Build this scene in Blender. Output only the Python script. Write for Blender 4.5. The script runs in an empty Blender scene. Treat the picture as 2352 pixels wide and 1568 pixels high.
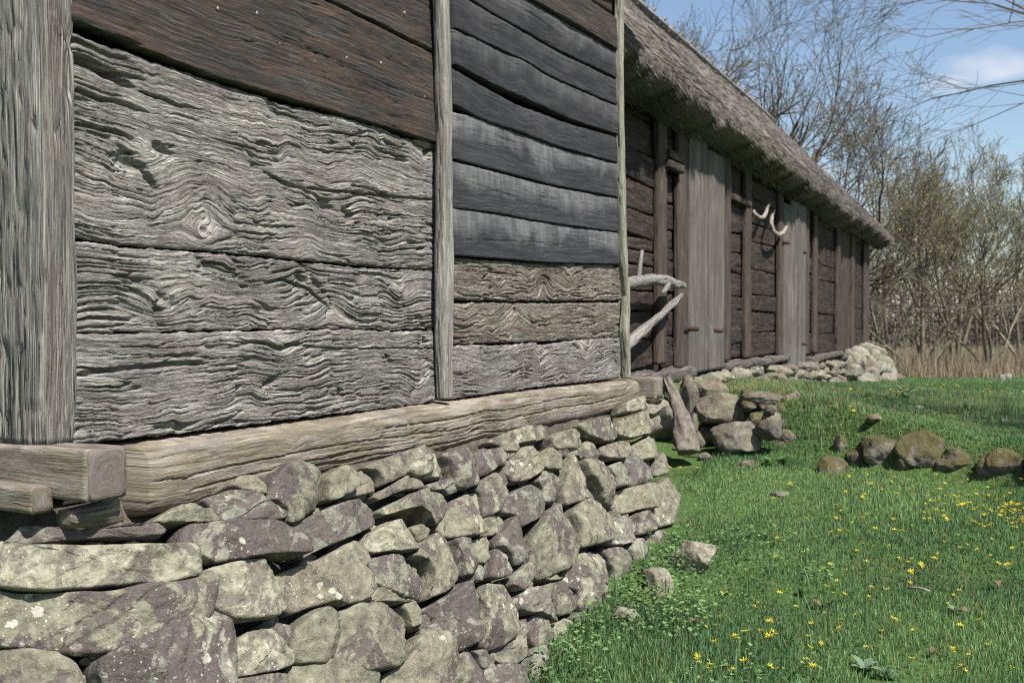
import bpy, math, random
import numpy as np
from mathutils import Vector, Matrix

random.seed(7)
RNG = np.random.default_rng(7)
SC = bpy.context.scene
COL = SC.collection

# ------------------------------------------------------------------ camera
CAM = np.array([0.0, -2.6, 1.56])
F_PX, CX, CY = 2500.0, 1176.0, 784.0          # focal length and centre on a 2352 x 1568 picture
YAW = math.atan2(1259.0, F_PX)                # angle between the long wall and the optical axis
PITCH = math.atan2(46.0, F_PX)
AX = np.array([math.cos(YAW) * math.cos(PITCH), math.sin(YAW) * math.cos(PITCH), -math.sin(PITCH)])
RT = np.array([math.sin(YAW), -math.cos(YAW), 0.0])
UP = np.cross(RT, AX)
cam_d = bpy.data.cameras.new('camera')
cam = bpy.data.objects.new('camera', cam_d); COL.objects.link(cam)
cam.matrix_world = Matrix(((RT[0], UP[0], -AX[0], CAM[0]), (RT[1], UP[1], -AX[1], CAM[1]), (RT[2], UP[2], -AX[2], CAM[2]), (0, 0, 0, 1)))
cam_d.sensor_width = 36.0
cam_d.lens = F_PX / 2352.0 * 36.0
cam_d.clip_start = 0.05; cam_d.clip_end = 3000.0
cam_d.dof.use_dof = True; cam_d.dof.focus_distance = 4.1; cam_d.dof.aperture_fstop = 5.6
SC.camera = cam

# ------------------------------------------------------------------ sky and sun
TOSUN = Vector((-0.42, -1.0, 1.50)).normalized()
SUN_EL = math.asin(TOSUN.z); SUN_ROT = math.atan2(TOSUN.x, TOSUN.y)
world = bpy.data.worlds.new('World'); SC.world = world; world.use_nodes = True
def build_world():
    nt = world.node_tree; nt.nodes.clear()
    N = nt.nodes.new; L = nt.links.new
    sky = N('ShaderNodeTexSky'); sky.sky_type = 'NISHITA'; sky.sun_disc = False
    sky.sun_elevation = SUN_EL; sky.sun_rotation = SUN_ROT; sky.air_density = 1.0; sky.dust_density = 0.9; sky.ozone_density = 1.2
    # small fair-weather clouds spread over the whole sky
    tc = N('ShaderNodeTexCoord'); sep = N('ShaderNodeSeparateXYZ'); L(tc.outputs['Generated'], sep.inputs[0])
    zz = N('ShaderNodeMath'); zz.operation = 'ADD'; L(sep.outputs[2], zz.inputs[0]); zz.inputs[1].default_value = 0.12
    dx = N('ShaderNodeMath'); dx.operation = 'DIVIDE'; L(sep.outputs[0], dx.inputs[0]); L(zz.outputs[0], dx.inputs[1])
    dy = N('ShaderNodeMath'); dy.operation = 'DIVIDE'; L(sep.outputs[1], dy.inputs[0]); L(zz.outputs[0], dy.inputs[1])
    cb = N('ShaderNodeCombineXYZ'); L(dx.outputs[0], cb.inputs[0]); L(dy.outputs[0], cb.inputs[1]); cb.inputs[2].default_value = CLOUD_SEED
    nz = N('ShaderNodeTexNoise'); nz.inputs['Scale'].default_value = 1.1; nz.inputs['Detail'].default_value = 7.0; nz.inputs['Roughness'].default_value = 0.5
    L(cb.outputs[0], nz.inputs['Vector'])
    rp = N('ShaderNodeMapRange'); rp.inputs['From Min'].default_value = 0.60; rp.inputs['From Max'].default_value = 0.72; rp.clamp = True
    L(nz.outputs['Fac'], rp.inputs['Value'])
    cm = N('ShaderNodeMath'); cm.operation = 'MULTIPLY'; L(rp.outputs[0], cm.inputs[0]); cm.inputs[1].default_value = 0.75
    mx = N('ShaderNodeMixRGB'); mx.inputs[2].default_value = (6.6, 6.5, 6.6, 1)
    L(cm.outputs[0], mx.inputs[0]); L(sky.outputs[0], mx.inputs[1])
    bg = N('ShaderNodeBackground'); bg.inputs[1].default_value = 0.084; L(mx.outputs[0], bg.inputs[0])
    out = N('ShaderNodeOutputWorld'); L(bg.outputs[0], out.inputs[0])
CLOUD_SEED = 1.7
build_world()
sun_d = bpy.data.lights.new('sun', 'SUN'); sun_d.energy = 5.0; sun_d.angle = math.radians(0.53); sun_d.color = (1.0, 0.955, 0.88)
sun = bpy.data.objects.new('sun', sun_d); COL.objects.link(sun); sun.rotation_euler = TOSUN.to_track_quat('Z', 'Y').to_euler(); sun.location = (-5, -12, 14)
SC.view_settings.view_transform = 'Standard'; SC.view_settings.look = 'None'
SC.view_settings.exposure = 0.88; SC.view_settings.gamma = 1.0
SC.view_settings.use_curve_mapping = False
SC.cycles.use_denoising = False; SC.cycles.pixel_filter_type = 'BLACKMAN_HARRIS'; SC.cycles.filter_width = 1.15
SC.cycles.max_bounces = 6; SC.cycles.diffuse_bounces = 3; SC.cycles.transparent_max_bounces = 6

# ------------------------------------------------------------------ picture -> place
def ray(px, py):
    return AX + RT * ((px - CX) / F_PX) - UP * ((py - CY) / F_PX)
def at_depth(px, py, t): return CAM + ray(px, py) * t
def on_plane(px, py, p0, n):
    d = ray(px, py); n = np.asarray(n, float)
    return CAM + d * (np.dot(np.asarray(p0) - CAM, n) / np.dot(d, n))
def on_wall(px, py, out=0.0):                  # the near storehouse wall, Y = -out
    return on_plane(px, py, (0, -out, 0), (0, 1, 0))
BA = math.radians(2.4)
B_E = np.array([math.cos(BA), math.sin(BA), 0.0]); B_N = np.array([math.sin(BA), -math.cos(BA), 0.0])   # along the barn, out of the barn
B_O = np.array([7.0, 0.55, 0.0])
def on_barn(px, py, out=0.0):                  # -> along, height
    p = on_plane(px, py, B_O + B_N * out, B_N)
    return float(np.dot(p - B_O, B_E)), float(p[2])
def barn_xyz(a, o, z): return B_O + B_E * a + B_N * o + np.array([0, 0, z])

# ------------------------------------------------------------------ noise
def _h(ix, iy, iz, seed):
    h = (ix.astype(np.int64) * 374761393 + iy.astype(np.int64) * 668265263 + iz.astype(np.int64) * 2147483647 + seed * 974634777) & 0xFFFFFFFF
    h = ((h ^ (h >> 13)) * 1274126177) & 0xFFFFFFFF
    h = ((h ^ (h >> 16)) * 2246822519) & 0xFFFFFFFF
    return ((h ^ (h >> 15)) & 0xFFFFFF) / float(0xFFFFFF)
def vn3(x, y, z, seed=0):
    x, y, z = np.broadcast_arrays(np.asarray(x, float), np.asarray(y, float), np.asarray(z, float))
    ix, iy, iz = np.floor(x), np.floor(y), np.floor(z)
    fx, fy, fz = x - ix, y - iy, z - iz
    fx, fy, fz = [f * f * f * (f * (f * 6 - 15) + 10) for f in (fx, fy, fz)]
    r = 0
    for a in (0, 1):
        for b in (0, 1):
            for c in (0, 1):
                r = r + _h(ix + a, iy + b, iz + c, seed) * (fx if a else 1 - fx) * (fy if b else 1 - fy) * (fz if c else 1 - fz)
    return r
def vn2(x, y, seed=0):
    x, y = np.broadcast_arrays(np.asarray(x, float), np.asarray(y, float))
    ix, iy = np.floor(x), np.floor(y); zz = np.zeros_like(ix)
    fx, fy = x - ix, y - iy
    fx, fy = [f * f * f * (f * (f * 6 - 15) + 10) for f in (fx, fy)]
    r = 0
    for a in (0, 1):
        for b in (0, 1):
            r = r + _h(ix + a, iy + b, zz, seed) * (fx if a else 1 - fx) * (fy if b else 1 - fy)
    return r
def fbm3(p, sc, oct=4, seed=0, rough=0.5):
    r = 0; a = 1.0; s = 0
    for k in range(oct):
        r = r + a * (vn3(p[..., 0] * sc + 17.1 * k, p[..., 1] * sc, p[..., 2] * sc, seed + k) - 0.5); s += a
        a *= rough; sc *= 2.03
    return r / s * 2
def fbm2(x, y, oct=4, seed=0, rough=0.5):
    r = 0; a = 1.0; s = 0; f = 1.0
    for k in range(oct):
        r = r + a * (vn2(x * f + 7.7 * k, y * f, seed + k) - 0.5); s += a
        a *= rough; f *= 2.07
    return r / s * 2
def sstep(a, b, x):
    t = np.clip((np.asarray(x, float) - a) / (b - a), 0, 1); return t * t * (3 - 2 * t)

# ------------------------------------------------------------------ objects
def empty(name, loc, label=None, cat=None, group=None, kind=None):
    o = bpy.data.objects.new(name, None); COL.objects.link(o); o.location = tuple(float(v) for v in loc); o.empty_display_size = 0.2
    return tag(o, label, cat, group, kind)
def tag(o, label=None, cat=None, group=None, kind=None):
    if label: o['label'] = label
    if cat: o['category'] = cat
    if group: o['group'] = group
    if kind: o['kind'] = kind
    return o
def wloc(o):
    v = Vector(o.location)
    while o.parent: o = o.parent; v = v + o.location
    return v
def mesh(name, V, Fs, mat, parent=None, attrs=None, smooth=True, origin=None, cols=None):
    """V (n,3) in the place's coordinates; Fs: list of int arrays (m,3) / (m,4)."""
    V = np.asarray(V, float)
    if origin is None:
        origin = np.array([(V[:, 0].min() + V[:, 0].max()) / 2, (V[:, 1].min() + V[:, 1].max()) / 2, V[:, 2].min()])
    me = bpy.data.meshes.new(name)
    if not isinstance(Fs, list): Fs = [Fs]
    Fs = [np.asarray(f, np.int32) for f in Fs if len(f)]
    loops = np.concatenate([f.ravel() for f in Fs])
    tot = np.concatenate([np.full(len(f), f.shape[1], np.int32) for f in Fs])
    start = np.concatenate([[0], np.cumsum(tot)[:-1]]).astype(np.int32)
    me.vertices.add(len(V)); me.vertices.foreach_set('co', (V - origin).astype(np.float32).ravel())
    me.loops.add(len(loops)); me.loops.foreach_set('vertex_index', loops.astype(np.int32))
    me.polygons.add(len(tot)); me.polygons.foreach_set('loop_start', start); me.polygons.foreach_set('loop_total', tot)
    me.polygons.foreach_set('use_smooth', np.full(len(tot), bool(smooth)))
    me.update(calc_edges=True); me.validate()
    for k, a in (attrs or {}).items():
        at = me.attributes.new(k, 'FLOAT', 'POINT'); at.data.foreach_set('value', np.asarray(a, np.float32).ravel())
    if cols is not None:
        at = me.attributes.new('tint', 'FLOAT_COLOR', 'POINT')
        c4 = np.ones((len(V), 4), np.float32); c4[:, :3] = cols; at.data.foreach_set('color', c4.ravel())
    me.materials.append(mat)
    o = bpy.data.objects.new(name, me); COL.objects.link(o)
    if parent is not None:
        o.parent = parent; o.location = Vector(origin) - wloc(parent)
    else:
        o.location = Vector(origin)
    return o
def grid_faces(nr, nc, wrap=False, base=0):
    i = np.arange(nr - 1)[:, None]; j = np.arange(nc if wrap else nc - 1)[None, :]
    j2 = (j + 1) % nc
    return np.stack([base + i * nc + j, base + i * nc + j2, base + (i + 1) * nc + j2, base + (i + 1) * nc + j], -1).reshape(-1, 4)

# ------------------------------------------------------------------ materials
def mat_base(name, rough=0.85, spec=0.25):
    m = bpy.data.materials.new(name); m.use_nodes = True; nt = m.node_tree; nt.nodes.clear()
    out = nt.nodes.new('ShaderNodeOutputMaterial'); b = nt.nodes.new('ShaderNodeBsdfPrincipled')
    b.inputs['Roughness'].default_value = rough; b.inputs['Specular IOR Level'].default_value = spec
    nt.links.new(b.outputs[0], out.inputs[0]); return m, nt, b
class G:
    def __init__(s, nt): s.nt = nt; s.N = nt.nodes.new; s.L = nt.links.new
    def attr(s, n, o='Fac'): a = s.N('ShaderNodeAttribute'); a.attribute_name = n; return a.outputs[o]
    def m(s, op, a, b=None, clamp=False):
        n = s.N('ShaderNodeMath'); n.operation = op; n.use_clamp = clamp
        for k, v in enumerate((a, b)):
            if v is None: continue
            if isinstance(v, (int, float)): n.inputs[k].default_value = v
            else: s.L(v, n.inputs[k])
        return n.outputs[0]
    def comb(s, x, y, z):
        n = s.N('ShaderNodeCombineXYZ')
        for k, v in enumerate((x, y, z)):
            if isinstance(v, (int, float)): n.inputs[k].default_value = v
            else: s.L(v, n.inputs[k])
        return n.outputs[0]
    def noise(s, vec, scale=1.0, detail=4.0, rough=0.55, dist=0.0, col=False):
        n = s.N('ShaderNodeTexNoise'); n.inputs['Scale'].default_value = scale; n.inputs['Detail'].default_value = detail
        n.inputs['Roughness'].default_value = rough; n.inputs['Distortion'].default_value = dist
        if vec is not None: s.L(vec, n.inputs['Vector'])
        return n.outputs['Color' if col else 'Fac']
    def voro(s, vec, scale=1.0, feat='F1', out='Distance'):
        n = s.N('ShaderNodeTexVoronoi'); n.inputs['Scale'].default_value = scale; n.feature = feat
        s.L(vec, n.inputs['Vector']); return n.outputs[out]
    def rng(s, v, a, b, c=0.0, d=1.0):
        n = s.N('ShaderNodeMapRange'); n.clamp = True
        for k, x in zip(('From Min', 'From Max', 'To Min', 'To Max'), (a, b, c, d)): n.inputs[k].default_value = x
        s.L(v, n.inputs['Value']); return n.outputs[0]
    def mix(s, f, a, b, mode='MIX'):
        n = s.N('ShaderNodeMixRGB'); n.blend_type = mode
        for k, v in enumerate((f, a, b)):
            if isinstance(v, (int, float)): n.inputs[k].default_value = v
            elif isinstance(v, tuple): n.inputs[k].default_value = (*v, 1.0)
            else: s.L(v, n.inputs[k])
        return n.outputs[0]
    def ramp(s, f, stops):
        n = s.N('ShaderNodeValToRGB'); e = n.color_ramp.elements
        while len(e) < len(stops): e.new(0.5)
        for el, (p, c) in zip(e, stops): el.position = p; el.color = (*c, 1.0)
        s.L(f, n.inputs[0]); return n.outputs[0]
    def bump(s, h, strength=0.5, dist=0.01, normal=None):
        n = s.N('ShaderNodeBump'); n.inputs['Strength'].default_value = strength; n.inputs['Distance'].default_value = dist
        s.L(h, n.inputs['Height'])
        if normal is not None: s.L(normal, n.inputs['Normal'])
        return n.outputs[0]
    def add(s, vec, k):
        n = s.N('ShaderNodeVectorMath'); n.operation = 'ADD'; s.L(vec, n.inputs[0])
        if isinstance(k, tuple): n.inputs[1].default_value = k
        else: s.L(k, n.inputs[1])
        return n.outputs[0]
    def scale(s, vec, k):
        n = s.N('ShaderNodeVectorMath'); n.operation = 'MULTIPLY'; s.L(vec, n.inputs[0]); n.inputs[1].default_value = k; return n.outputs[0]
    def pos(s): return s.N('ShaderNodeNewGeometry').outputs['Position']
    def rand(s): return s.N('ShaderNodeObjectInfo').outputs['Random']

def wood(name, dark, mid, light, kv=70.0, ks=5.0, stain=None, stain_amt=0.6, bloom=None, bump=0.5, lichen=0.0, vary=0.25, fine=1.0, patch=None, fiss=0.75, blo=0.12):
    m, nt, b = mat_base(name, 0.88, 0.2); g = G(nt)
    gu, gv, er = g.attr('gu'), g.attr('gv'), g.attr('er'); rd = g.rand(); P = g.pos()
    off = g.m('MULTIPLY', rd, 37.0)
    v1 = g.comb(g.m('MULTIPLY', gu, ks), g.m('MULTIPLY', gv, kv), off)
    n1 = g.noise(v1, 1.0, 5.0, 0.65, 0.5)
    nA = g.noise(g.comb(g.m('MULTIPLY', gu, ks * 1.3), g.m('MULTIPLY', gv, kv * 1.1), g.m('ADD', off, 5.0)), 1.0, 2.0, 0.6, 0.35)
    nB = g.noise(g.comb(g.m('MULTIPLY', gu, ks * 2.0), g.m('MULTIPLY', gv, kv * 2.6), g.m('ADD', off, 11.0)), 1.0, 2.0, 0.6, 0.25)
    nM = g.noise(g.comb(g.m('MULTIPLY', gu, ks * 0.8), g.m('MULTIPLY', gv, kv * 0.2), g.m('ADD', off, 17.0)), 1.0, 2.0, 0.5)
    fA = g.m('MULTIPLY', g.rng(g.m('ABSOLUTE', g.m('SUBTRACT', nA, 0.5)), 0.0, 0.075, 1.0, 0.0), g.rng(nM, 0.36, 0.60, 0.10, 1.0))   # long fissures
    fB = g.m('MULTIPLY', g.rng(g.m('ABSOLUTE', g.m('SUBTRACT', nB, 0.5)), 0.0, 0.085, 1.0, 0.0), g.rng(nM, 0.40, 0.64, 1.0, 0.35))   # hairline checks
    v2 = g.comb(g.m('MULTIPLY', gu, ks * 3.2), g.m('MULTIPLY', gv, kv * 5.0), off)
    n2 = g.noise(v2, 1.0, 3.0, 0.6, 0.3)
    col = g.ramp(n1, [(0.28, dark), (0.47, mid), (0.66, light)])
    col = g.mix(g.rng(n2, 0.35, 0.75, 0.0, 0.75 * fine), col, g.mix(1.0, col, (0.45, 0.43, 0.42), 'MULTIPLY'))
    fis = g.m('MAXIMUM', fA, g.m('MULTIPLY', fB, 0.6))
    col = g.mix(g.m('MULTIPLY', fis, fiss), col, tuple(c * 0.45 for c in dark))
    # broad weathering tones
    nb = g.noise(g.comb(g.m('MULTIPLY', gu, 2.2), g.m('MULTIPLY', gv, 7.0), off), 1.0, 4.0, 0.6, 0.5)
    col = g.mix(g.rng(nb, 0.38, 0.62, vary, 0.0), col, dark)
    if stain:
        ns = g.noise(g.comb(g.m('MULTIPLY', gu, 3.0), g.m('MULTIPLY', gv, 16.0), g.m('ADD', off, 9.0)), 1.0, 4.0, 0.6, 0.4)
        col = g.mix(g.m('MULTIPLY', g.rng(ns, 0.46, 0.62), stain_amt), col, g.mix(g.rng(n1, 0.35, 0.65), stain, g.mix(1.0, stain, (1.7, 1.6, 1.5), 'MULTIPLY')))
    if bloom:
        # pale bloom, streaked down the face, strongest on parts of each board
        nw = g.noise(g.comb(g.m('MULTIPLY', gu, 3.1), g.m('MULTIPLY', gv, 3.0), off), 1.0, 3.0, 0.5, 0.8)
        nd = g.noise(g.comb(g.m('MULTIPLY', gu, 26.0), g.m('MULTIPLY', gv, 4.0), off), 1.0, 3.0, 0.6)
        e1 = g.m('SUBTRACT', er, g.m('MULTIPLY', g.m('SUBTRACT', nw, 0.5), 1.5))
        bl = g.m('MULTIPLY', g.rng(e1, 0.42, 0.92), g.rng(nd, 0.3, 0.65, 0.35, 1.0))
        bl = g.m('MULTIPLY', bl, g.rng(rd, 0.0, 1.0, blo, 1.0))
        col = g.mix(g.m('MULTIPLY', bl, 0.8), col, bloom)
    if patch:
        npt = g.noise(g.comb(g.m('MULTIPLY', gu, 5.0), g.m('MULTIPLY', gv, 9.0), g.m('ADD', off, 4.0)), 1.0, 5.0, 0.65, 0.4)
        col = g.mix(g.rng(npt, 0.54, 0.66, 0.0, 0.75), col, patch)
    if lichen > 0:
        nl = g.noise(P, 14.0, 6.0, 0.7, 0.3)
        col = g.mix(g.m('MULTIPLY', g.rng(nl, 0.52, 0.68), lichen), col, (0.27, 0.29, 0.20))
    nt.links.new(col, b.inputs['Base Color'])
    hb = g.m('ADD', g.m('MULTIPLY', n1, 0.8), g.m('MULTIPLY', n2, 0.45))
    hb = g.m('SUBTRACT', hb, g.m('MULTIPLY', fis, 0.9))
    nt.links.new(g.bump(hb, bump, 0.007), b.inputs['Normal'])
    return m

M = {}
M['oak'] = wood('weathered_grey_oak', (0.072, 0.066, 0.064), (0.315, 0.302, 0.278), (0.58, 0.56, 0.515), kv=95, ks=4.5, bump=0.95, vary=0.4, stain=(0.13, 0.112, 0.11), stain_amt=0.45)
M['oak2'] = wood('weathered_tan_oak', (0.065, 0.055, 0.049), (0.275, 0.25, 0.212), (0.54, 0.50, 0.42), kv=95, ks=5, bump=0.95, vary=0.45, stain=(0.10, 0.078, 0.068), stain_amt=0.6)
M['brown'] = wood('brown_pine_board', (0.022, 0.020, 0.021), (0.056, 0.049, 0.047), (0.155, 0.143, 0.136), kv=150, ks=2.5, stain=(0.068, 0.044, 0.032), stain_amt=0.5, bump=0.7, vary=0.5, fiss=0.6)
M['dark'] = wood('blackened_board', (0.016, 0.016, 0.019), (0.029, 0.030, 0.036), (0.062, 0.063, 0.072), kv=120, ks=3.5, bloom=(0.20, 0.20, 0.20), bump=0.4, vary=0.6, fine=0.8, fiss=0.5, stain=(0.040, 0.038, 0.040), stain_amt=0.4)
M['dark2'] = wood('greyed_tarred_board', (0.020, 0.020, 0.023), (0.040, 0.041, 0.047), (0.082, 0.083, 0.092), kv=120, ks=3.5, bloom=(0.215, 0.215, 0.22), bump=0.4, vary=0.6, fine=0.8, fiss=0.5, blo=0.75)
M['post'] = wood('pale_grey_post', (0.085, 0.076, 0.072), (0.335, 0.32, 0.295), (0.53, 0.51, 0.465), kv=85, ks=1.5, bump=1.0, lichen=0.3, vary=0.3, stain=(0.15, 0.13, 0.125), stain_amt=0.45)
M['pole'] = wood('bleached_pole', (0.13, 0.12, 0.11), (0.34, 0.325, 0.30), (0.53, 0.515, 0.48), kv=110, ks=3.0, bump=0.7, vary=0.3, stain=(0.13, 0.11, 0.10), stain_amt=0.45, fiss=0.6)
M['polel'] = wood('lichened_pole', (0.14, 0.135, 0.11), (0.33, 0.325, 0.26), (0.48, 0.475, 0.385), kv=110, ks=3.0, bump=0.7, vary=0.3, lichen=0.5, fiss=0.6)
M['sill'] = wood('tan_sill_log', (0.080, 0.068, 0.056), (0.225, 0.192, 0.138), (0.345, 0.302, 0.222), kv=75, ks=2.5, bump=0.55, vary=0.35, patch=(0.10, 0.088, 0.088), stain=(0.20, 0.186, 0.172), stain_amt=0.6, fiss=0.7)
M['barn'] = wood('dark_brown_barn_board', (0.014, 0.011, 0.011), (0.033, 0.026, 0.024), (0.088, 0.072, 0.065), kv=50, ks=3, stain=(0.066, 0.041, 0.030), stain_amt=0.4, bump=0.6, vary=0.5, fiss=0.6)
M['barnpost'] = wood('red_brown_barn_post', (0.028, 0.023, 0.021), (0.070, 0.056, 0.050), (0.16, 0.136, 0.122), kv=85, ks=2.0, stain=(0.085, 0.056, 0.044), stain_amt=0.45, bump=0.6, vary=0.4)
M['door'] = wood('silver_grey_door_board', (0.060, 0.053, 0.048), (0.150, 0.137, 0.124), (0.26, 0.243, 0.222), kv=55, ks=0.6, bump=0.6, vary=0.6, fiss=0.65)
M['branch'] = wood('bleached_branch', (0.12, 0.112, 0.105), (0.27, 0.258, 0.24), (0.41, 0.395, 0.37), kv=70, ks=3.0, bump=0.7, vary=0.4, fiss=0.6)
M['endgrain'] = wood('end_grain', (0.115, 0.096, 0.088), (0.150, 0.127, 0.115), (0.195, 0.168, 0.15), kv=60, ks=60.0, bump=0.3, vary=0.3, fiss=0.2)
M['barnsill'] = wood('grey_barn_sill', (0.05, 0.044, 0.042), (0.13, 0.115, 0.105), (0.25, 0.225, 0.205), kv=50, ks=3.0, bump=0.7, vary=0.4)

def stone_mat(name, purple=0.5, cream=0.5, moss=0.0, base=(0.143, 0.140, 0.106), pale=(0.222, 0.217, 0.160)):
    m, nt, b = mat_base(name, 0.92, 0.2); g = G(nt)
    rd = g.rand(); tc = nt.nodes.new('ShaderNodeTexCoord')
    P = g.add(tc.outputs['Object'], g.comb(g.m('MULTIPLY', rd, 31.0), g.m('MULTIPLY', rd, 57.0), g.m('MULTIPLY', rd, 13.0)))
    wn = nt.nodes.new('ShaderNodeTexWhiteNoise'); wn.noise_dimensions = '1D'; g.L(rd, wn.inputs['W']); r2 = wn.outputs['Value']
    n_big = g.noise(P, 5.0, 5.0, 0.6, 0.4); n_mid = g.noise(P, 22.0, 6.0, 0.68, 0.3); n_fine = g.noise(P, 120.0, 4.0, 0.7)
    col = g.mix(g.rng(n_mid, 0.34, 0.66), tuple(c * 0.62 for c in base), pale)
    col = g.mix(g.rng(r2, 0.60, 1.0, 0.0, 0.45), col, g.mix(g.rng(n_mid, 0.3, 0.7), (0.125, 0.102, 0.080), (0.27, 0.215, 0.172)))   # reddish and brown stones
    col = g.mix(g.rng(r2, 0.45, 0.0, 0.0, 0.45), col, g.mix(g.rng(n_mid, 0.3, 0.7), (0.115, 0.115, 0.108), (0.27, 0.27, 0.25)))   # plain grey stones
    # pale green crust lichen
    col = g.mix(g.m('MULTIPLY', g.rng(n_big, 0.50, 0.64), 0.55), col, g.mix(g.rng(n_mid, 0.35, 0.65), (0.185, 0.184, 0.128), (0.315, 0.310, 0.226)))
    # purple brown crust, ragged borders
    P2 = g.add(P, (4.3, 8.1, 1.7))
    np_ = g.noise(P2, 7.5, 8.0, 0.70, 0.7)
    th = g.m('SUBTRACT', np_, g.m('MULTIPLY', g.m('SUBTRACT', r2, 0.5), 0.10))
    fp = g.m('MULTIPLY', g.rng(th, 0.505, 0.535), min(1.0, purple * 1.8))
    col = g.mix(fp, col, g.mix(g.rng(n_fine, 0.3, 0.7), (0.062, 0.051, 0.047), (0.125, 0.106, 0.098)))
    # whitish rosettes and flecks
    pv = g.add(P, g.scale(g.noise(P, 26.0, 3.0, 0.6, col=True), (0.035, 0.035, 0.035)))
    vd = g.voro(pv, 19.0); np3 = g.noise(P, 4.0, 3.0, 0.5)
    fw = g.m('MULTIPLY', g.m('MULTIPLY', g.rng(vd, 0.29, 0.21), g.rng(np3, 0.53, 0.62)), cream)
    fw2 = g.m('MULTIPLY', g.rng(n_mid, 0.62, 0.66), cream * 0.55)
    vs = g.m('MULTIPLY', g.m('MULTIPLY', g.rng(g.voro(pv, 55.0), 0.22, 0.12), g.rng(np3, 0.46, 0.58)), cream)
    fw = g.m('MAXIMUM', g.m('MAXIMUM', fw, fw2), vs)
    col = g.mix(fw, col, g.mix(g.rng(n_fine, 0.3, 0.7), (0.36, 0.345, 0.28), (0.58, 0.56, 0.475)))
    # speckle
    col = g.mix(g.rng(n_fine, 0.52, 0.75, 0.0, 0.5), col, g.mix(1.0, col, (0.5, 0.48, 0.46), 'MULTIPLY'))
    # ochre lichen
    no = g.noise(g.add(P, (9.0, 2.0, 5.0)), 15.0, 5.0, 0.65)
    col = g.mix(g.rng(no, 0.69, 0.76, 0.0, 0.45), col, (0.30, 0.22, 0.05))
    if moss > 0:
        geo = nt.nodes.new('ShaderNodeNewGeometry'); sp = nt.nodes.new('ShaderNodeSeparateXYZ'); g.L(geo.outputs['Normal'], sp.inputs[0])
        nm = g.noise(P, 9.0, 6.0, 0.65)
        fm = g.rng(g.m('ADD', g.m('MULTIPLY', sp.outputs[2], 0.35), nm), 0.50, 0.68, 0.0, moss)
        col = g.mix(fm, col, g.mix(g.rng(n_fine, 0.3, 0.7), (0.035, 0.036, 0.010), (0.105, 0.092, 0.026)))
    nt.links.new(col, b.inputs['Base Color'])
    h = g.m('ADD', g.m('MULTIPLY', n_mid, 1.0), g.m('MULTIPLY', n_fine, 0.28))
    h = g.m('ADD', h, g.m('MULTIPLY', fw, 0.10))
    nt.links.new(g.bump(h, 1.0, 0.016), b.inputs['Normal'])
    return m
M['stone'] = stone_mat('lichened_fieldstone')
M['stone_purple'] = stone_mat('purple_crusted_stone', purple=1.0, cream=0.75)
M['stone_plain'] = stone_mat('plain_fieldstone', purple=0.0, cream=0.3)
M['stone_cream'] = stone_mat('pale_lichened_stone', purple=0.35, cream=1.0, pale=(0.37, 0.36, 0.275))
M['boulder'] = stone_mat('bank_boulder', purple=0.15, cream=0.12, moss=0.25, base=(0.115, 0.099, 0.084), pale=(0.178, 0.158, 0.135))
M['mossy'] = stone_mat('mossy_boulder', purple=0.1, cream=0.2, moss=0.85, base=(0.115, 0.096, 0.082), pale=(0.18, 0.152, 0.13))
M['slab'] = stone_mat('brown_slab_stone', purple=0.2, cream=0.05, base=(0.13, 0.11, 0.092), pale=(0.20, 0.172, 0.145))
M['paleblock'] = stone_mat('pale_foundation_block', purple=0.0, cream=0.35, base=(0.19, 0.175, 0.142), pale=(0.29, 0.27, 0.222))

def simple(name, c1, c2, scale=8.0, rough=0.9, bump=0.4, bd=0.02, detail=6.0, spec=0.2):
    m, nt, b = mat_base(name, rough, spec); g = G(nt); P = g.pos()
    n = g.noise(P, scale, detail, 0.65, 0.3)
    nt.links.new(g.mix(g.rng(n, 0.32, 0.68), c1, c2), b.inputs['Base Color'])
    nt.links.new(g.bump(n, bump, bd), b.inputs['Normal']); return m
M['soil'] = simple('rubble_core', (0.045, 0.038, 0.030), (0.12, 0.105, 0.085), 14.0, bump=0.9, bd=0.04)
M['inner'] = simple('dark_light_block', (0.02, 0.018, 0.016), (0.04, 0.035, 0.03), 5.0)  # dark tone for the added panels that keep board gaps black
M['rust'] = simple('rusty_iron', (0.045, 0.024, 0.018), (0.095, 0.045, 0.032), 60.0, 0.7, 0.4, 0.003)
M['horn'] = simple('old_horn', (0.11, 0.095, 0.075), (0.34, 0.31, 0.26), 45.0, 0.6, 0.2, 0.004)
M['bark'] = simple('tree_bark', (0.06, 0.052, 0.042), (0.15, 0.135, 0.11), 9.0, 0.9, 0.6, 0.03)
M['bark_pale'] = simple('willow_bark', (0.10, 0.092, 0.066), (0.23, 0.212, 0.158), 9.0, 0.9, 0.6, 0.03)
M['nail'] = simple('pale_peg', (0.17, 0.145, 0.12), (0.38, 0.34, 0.29), 90.0, 0.8, 0.3, 0.003)

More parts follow.
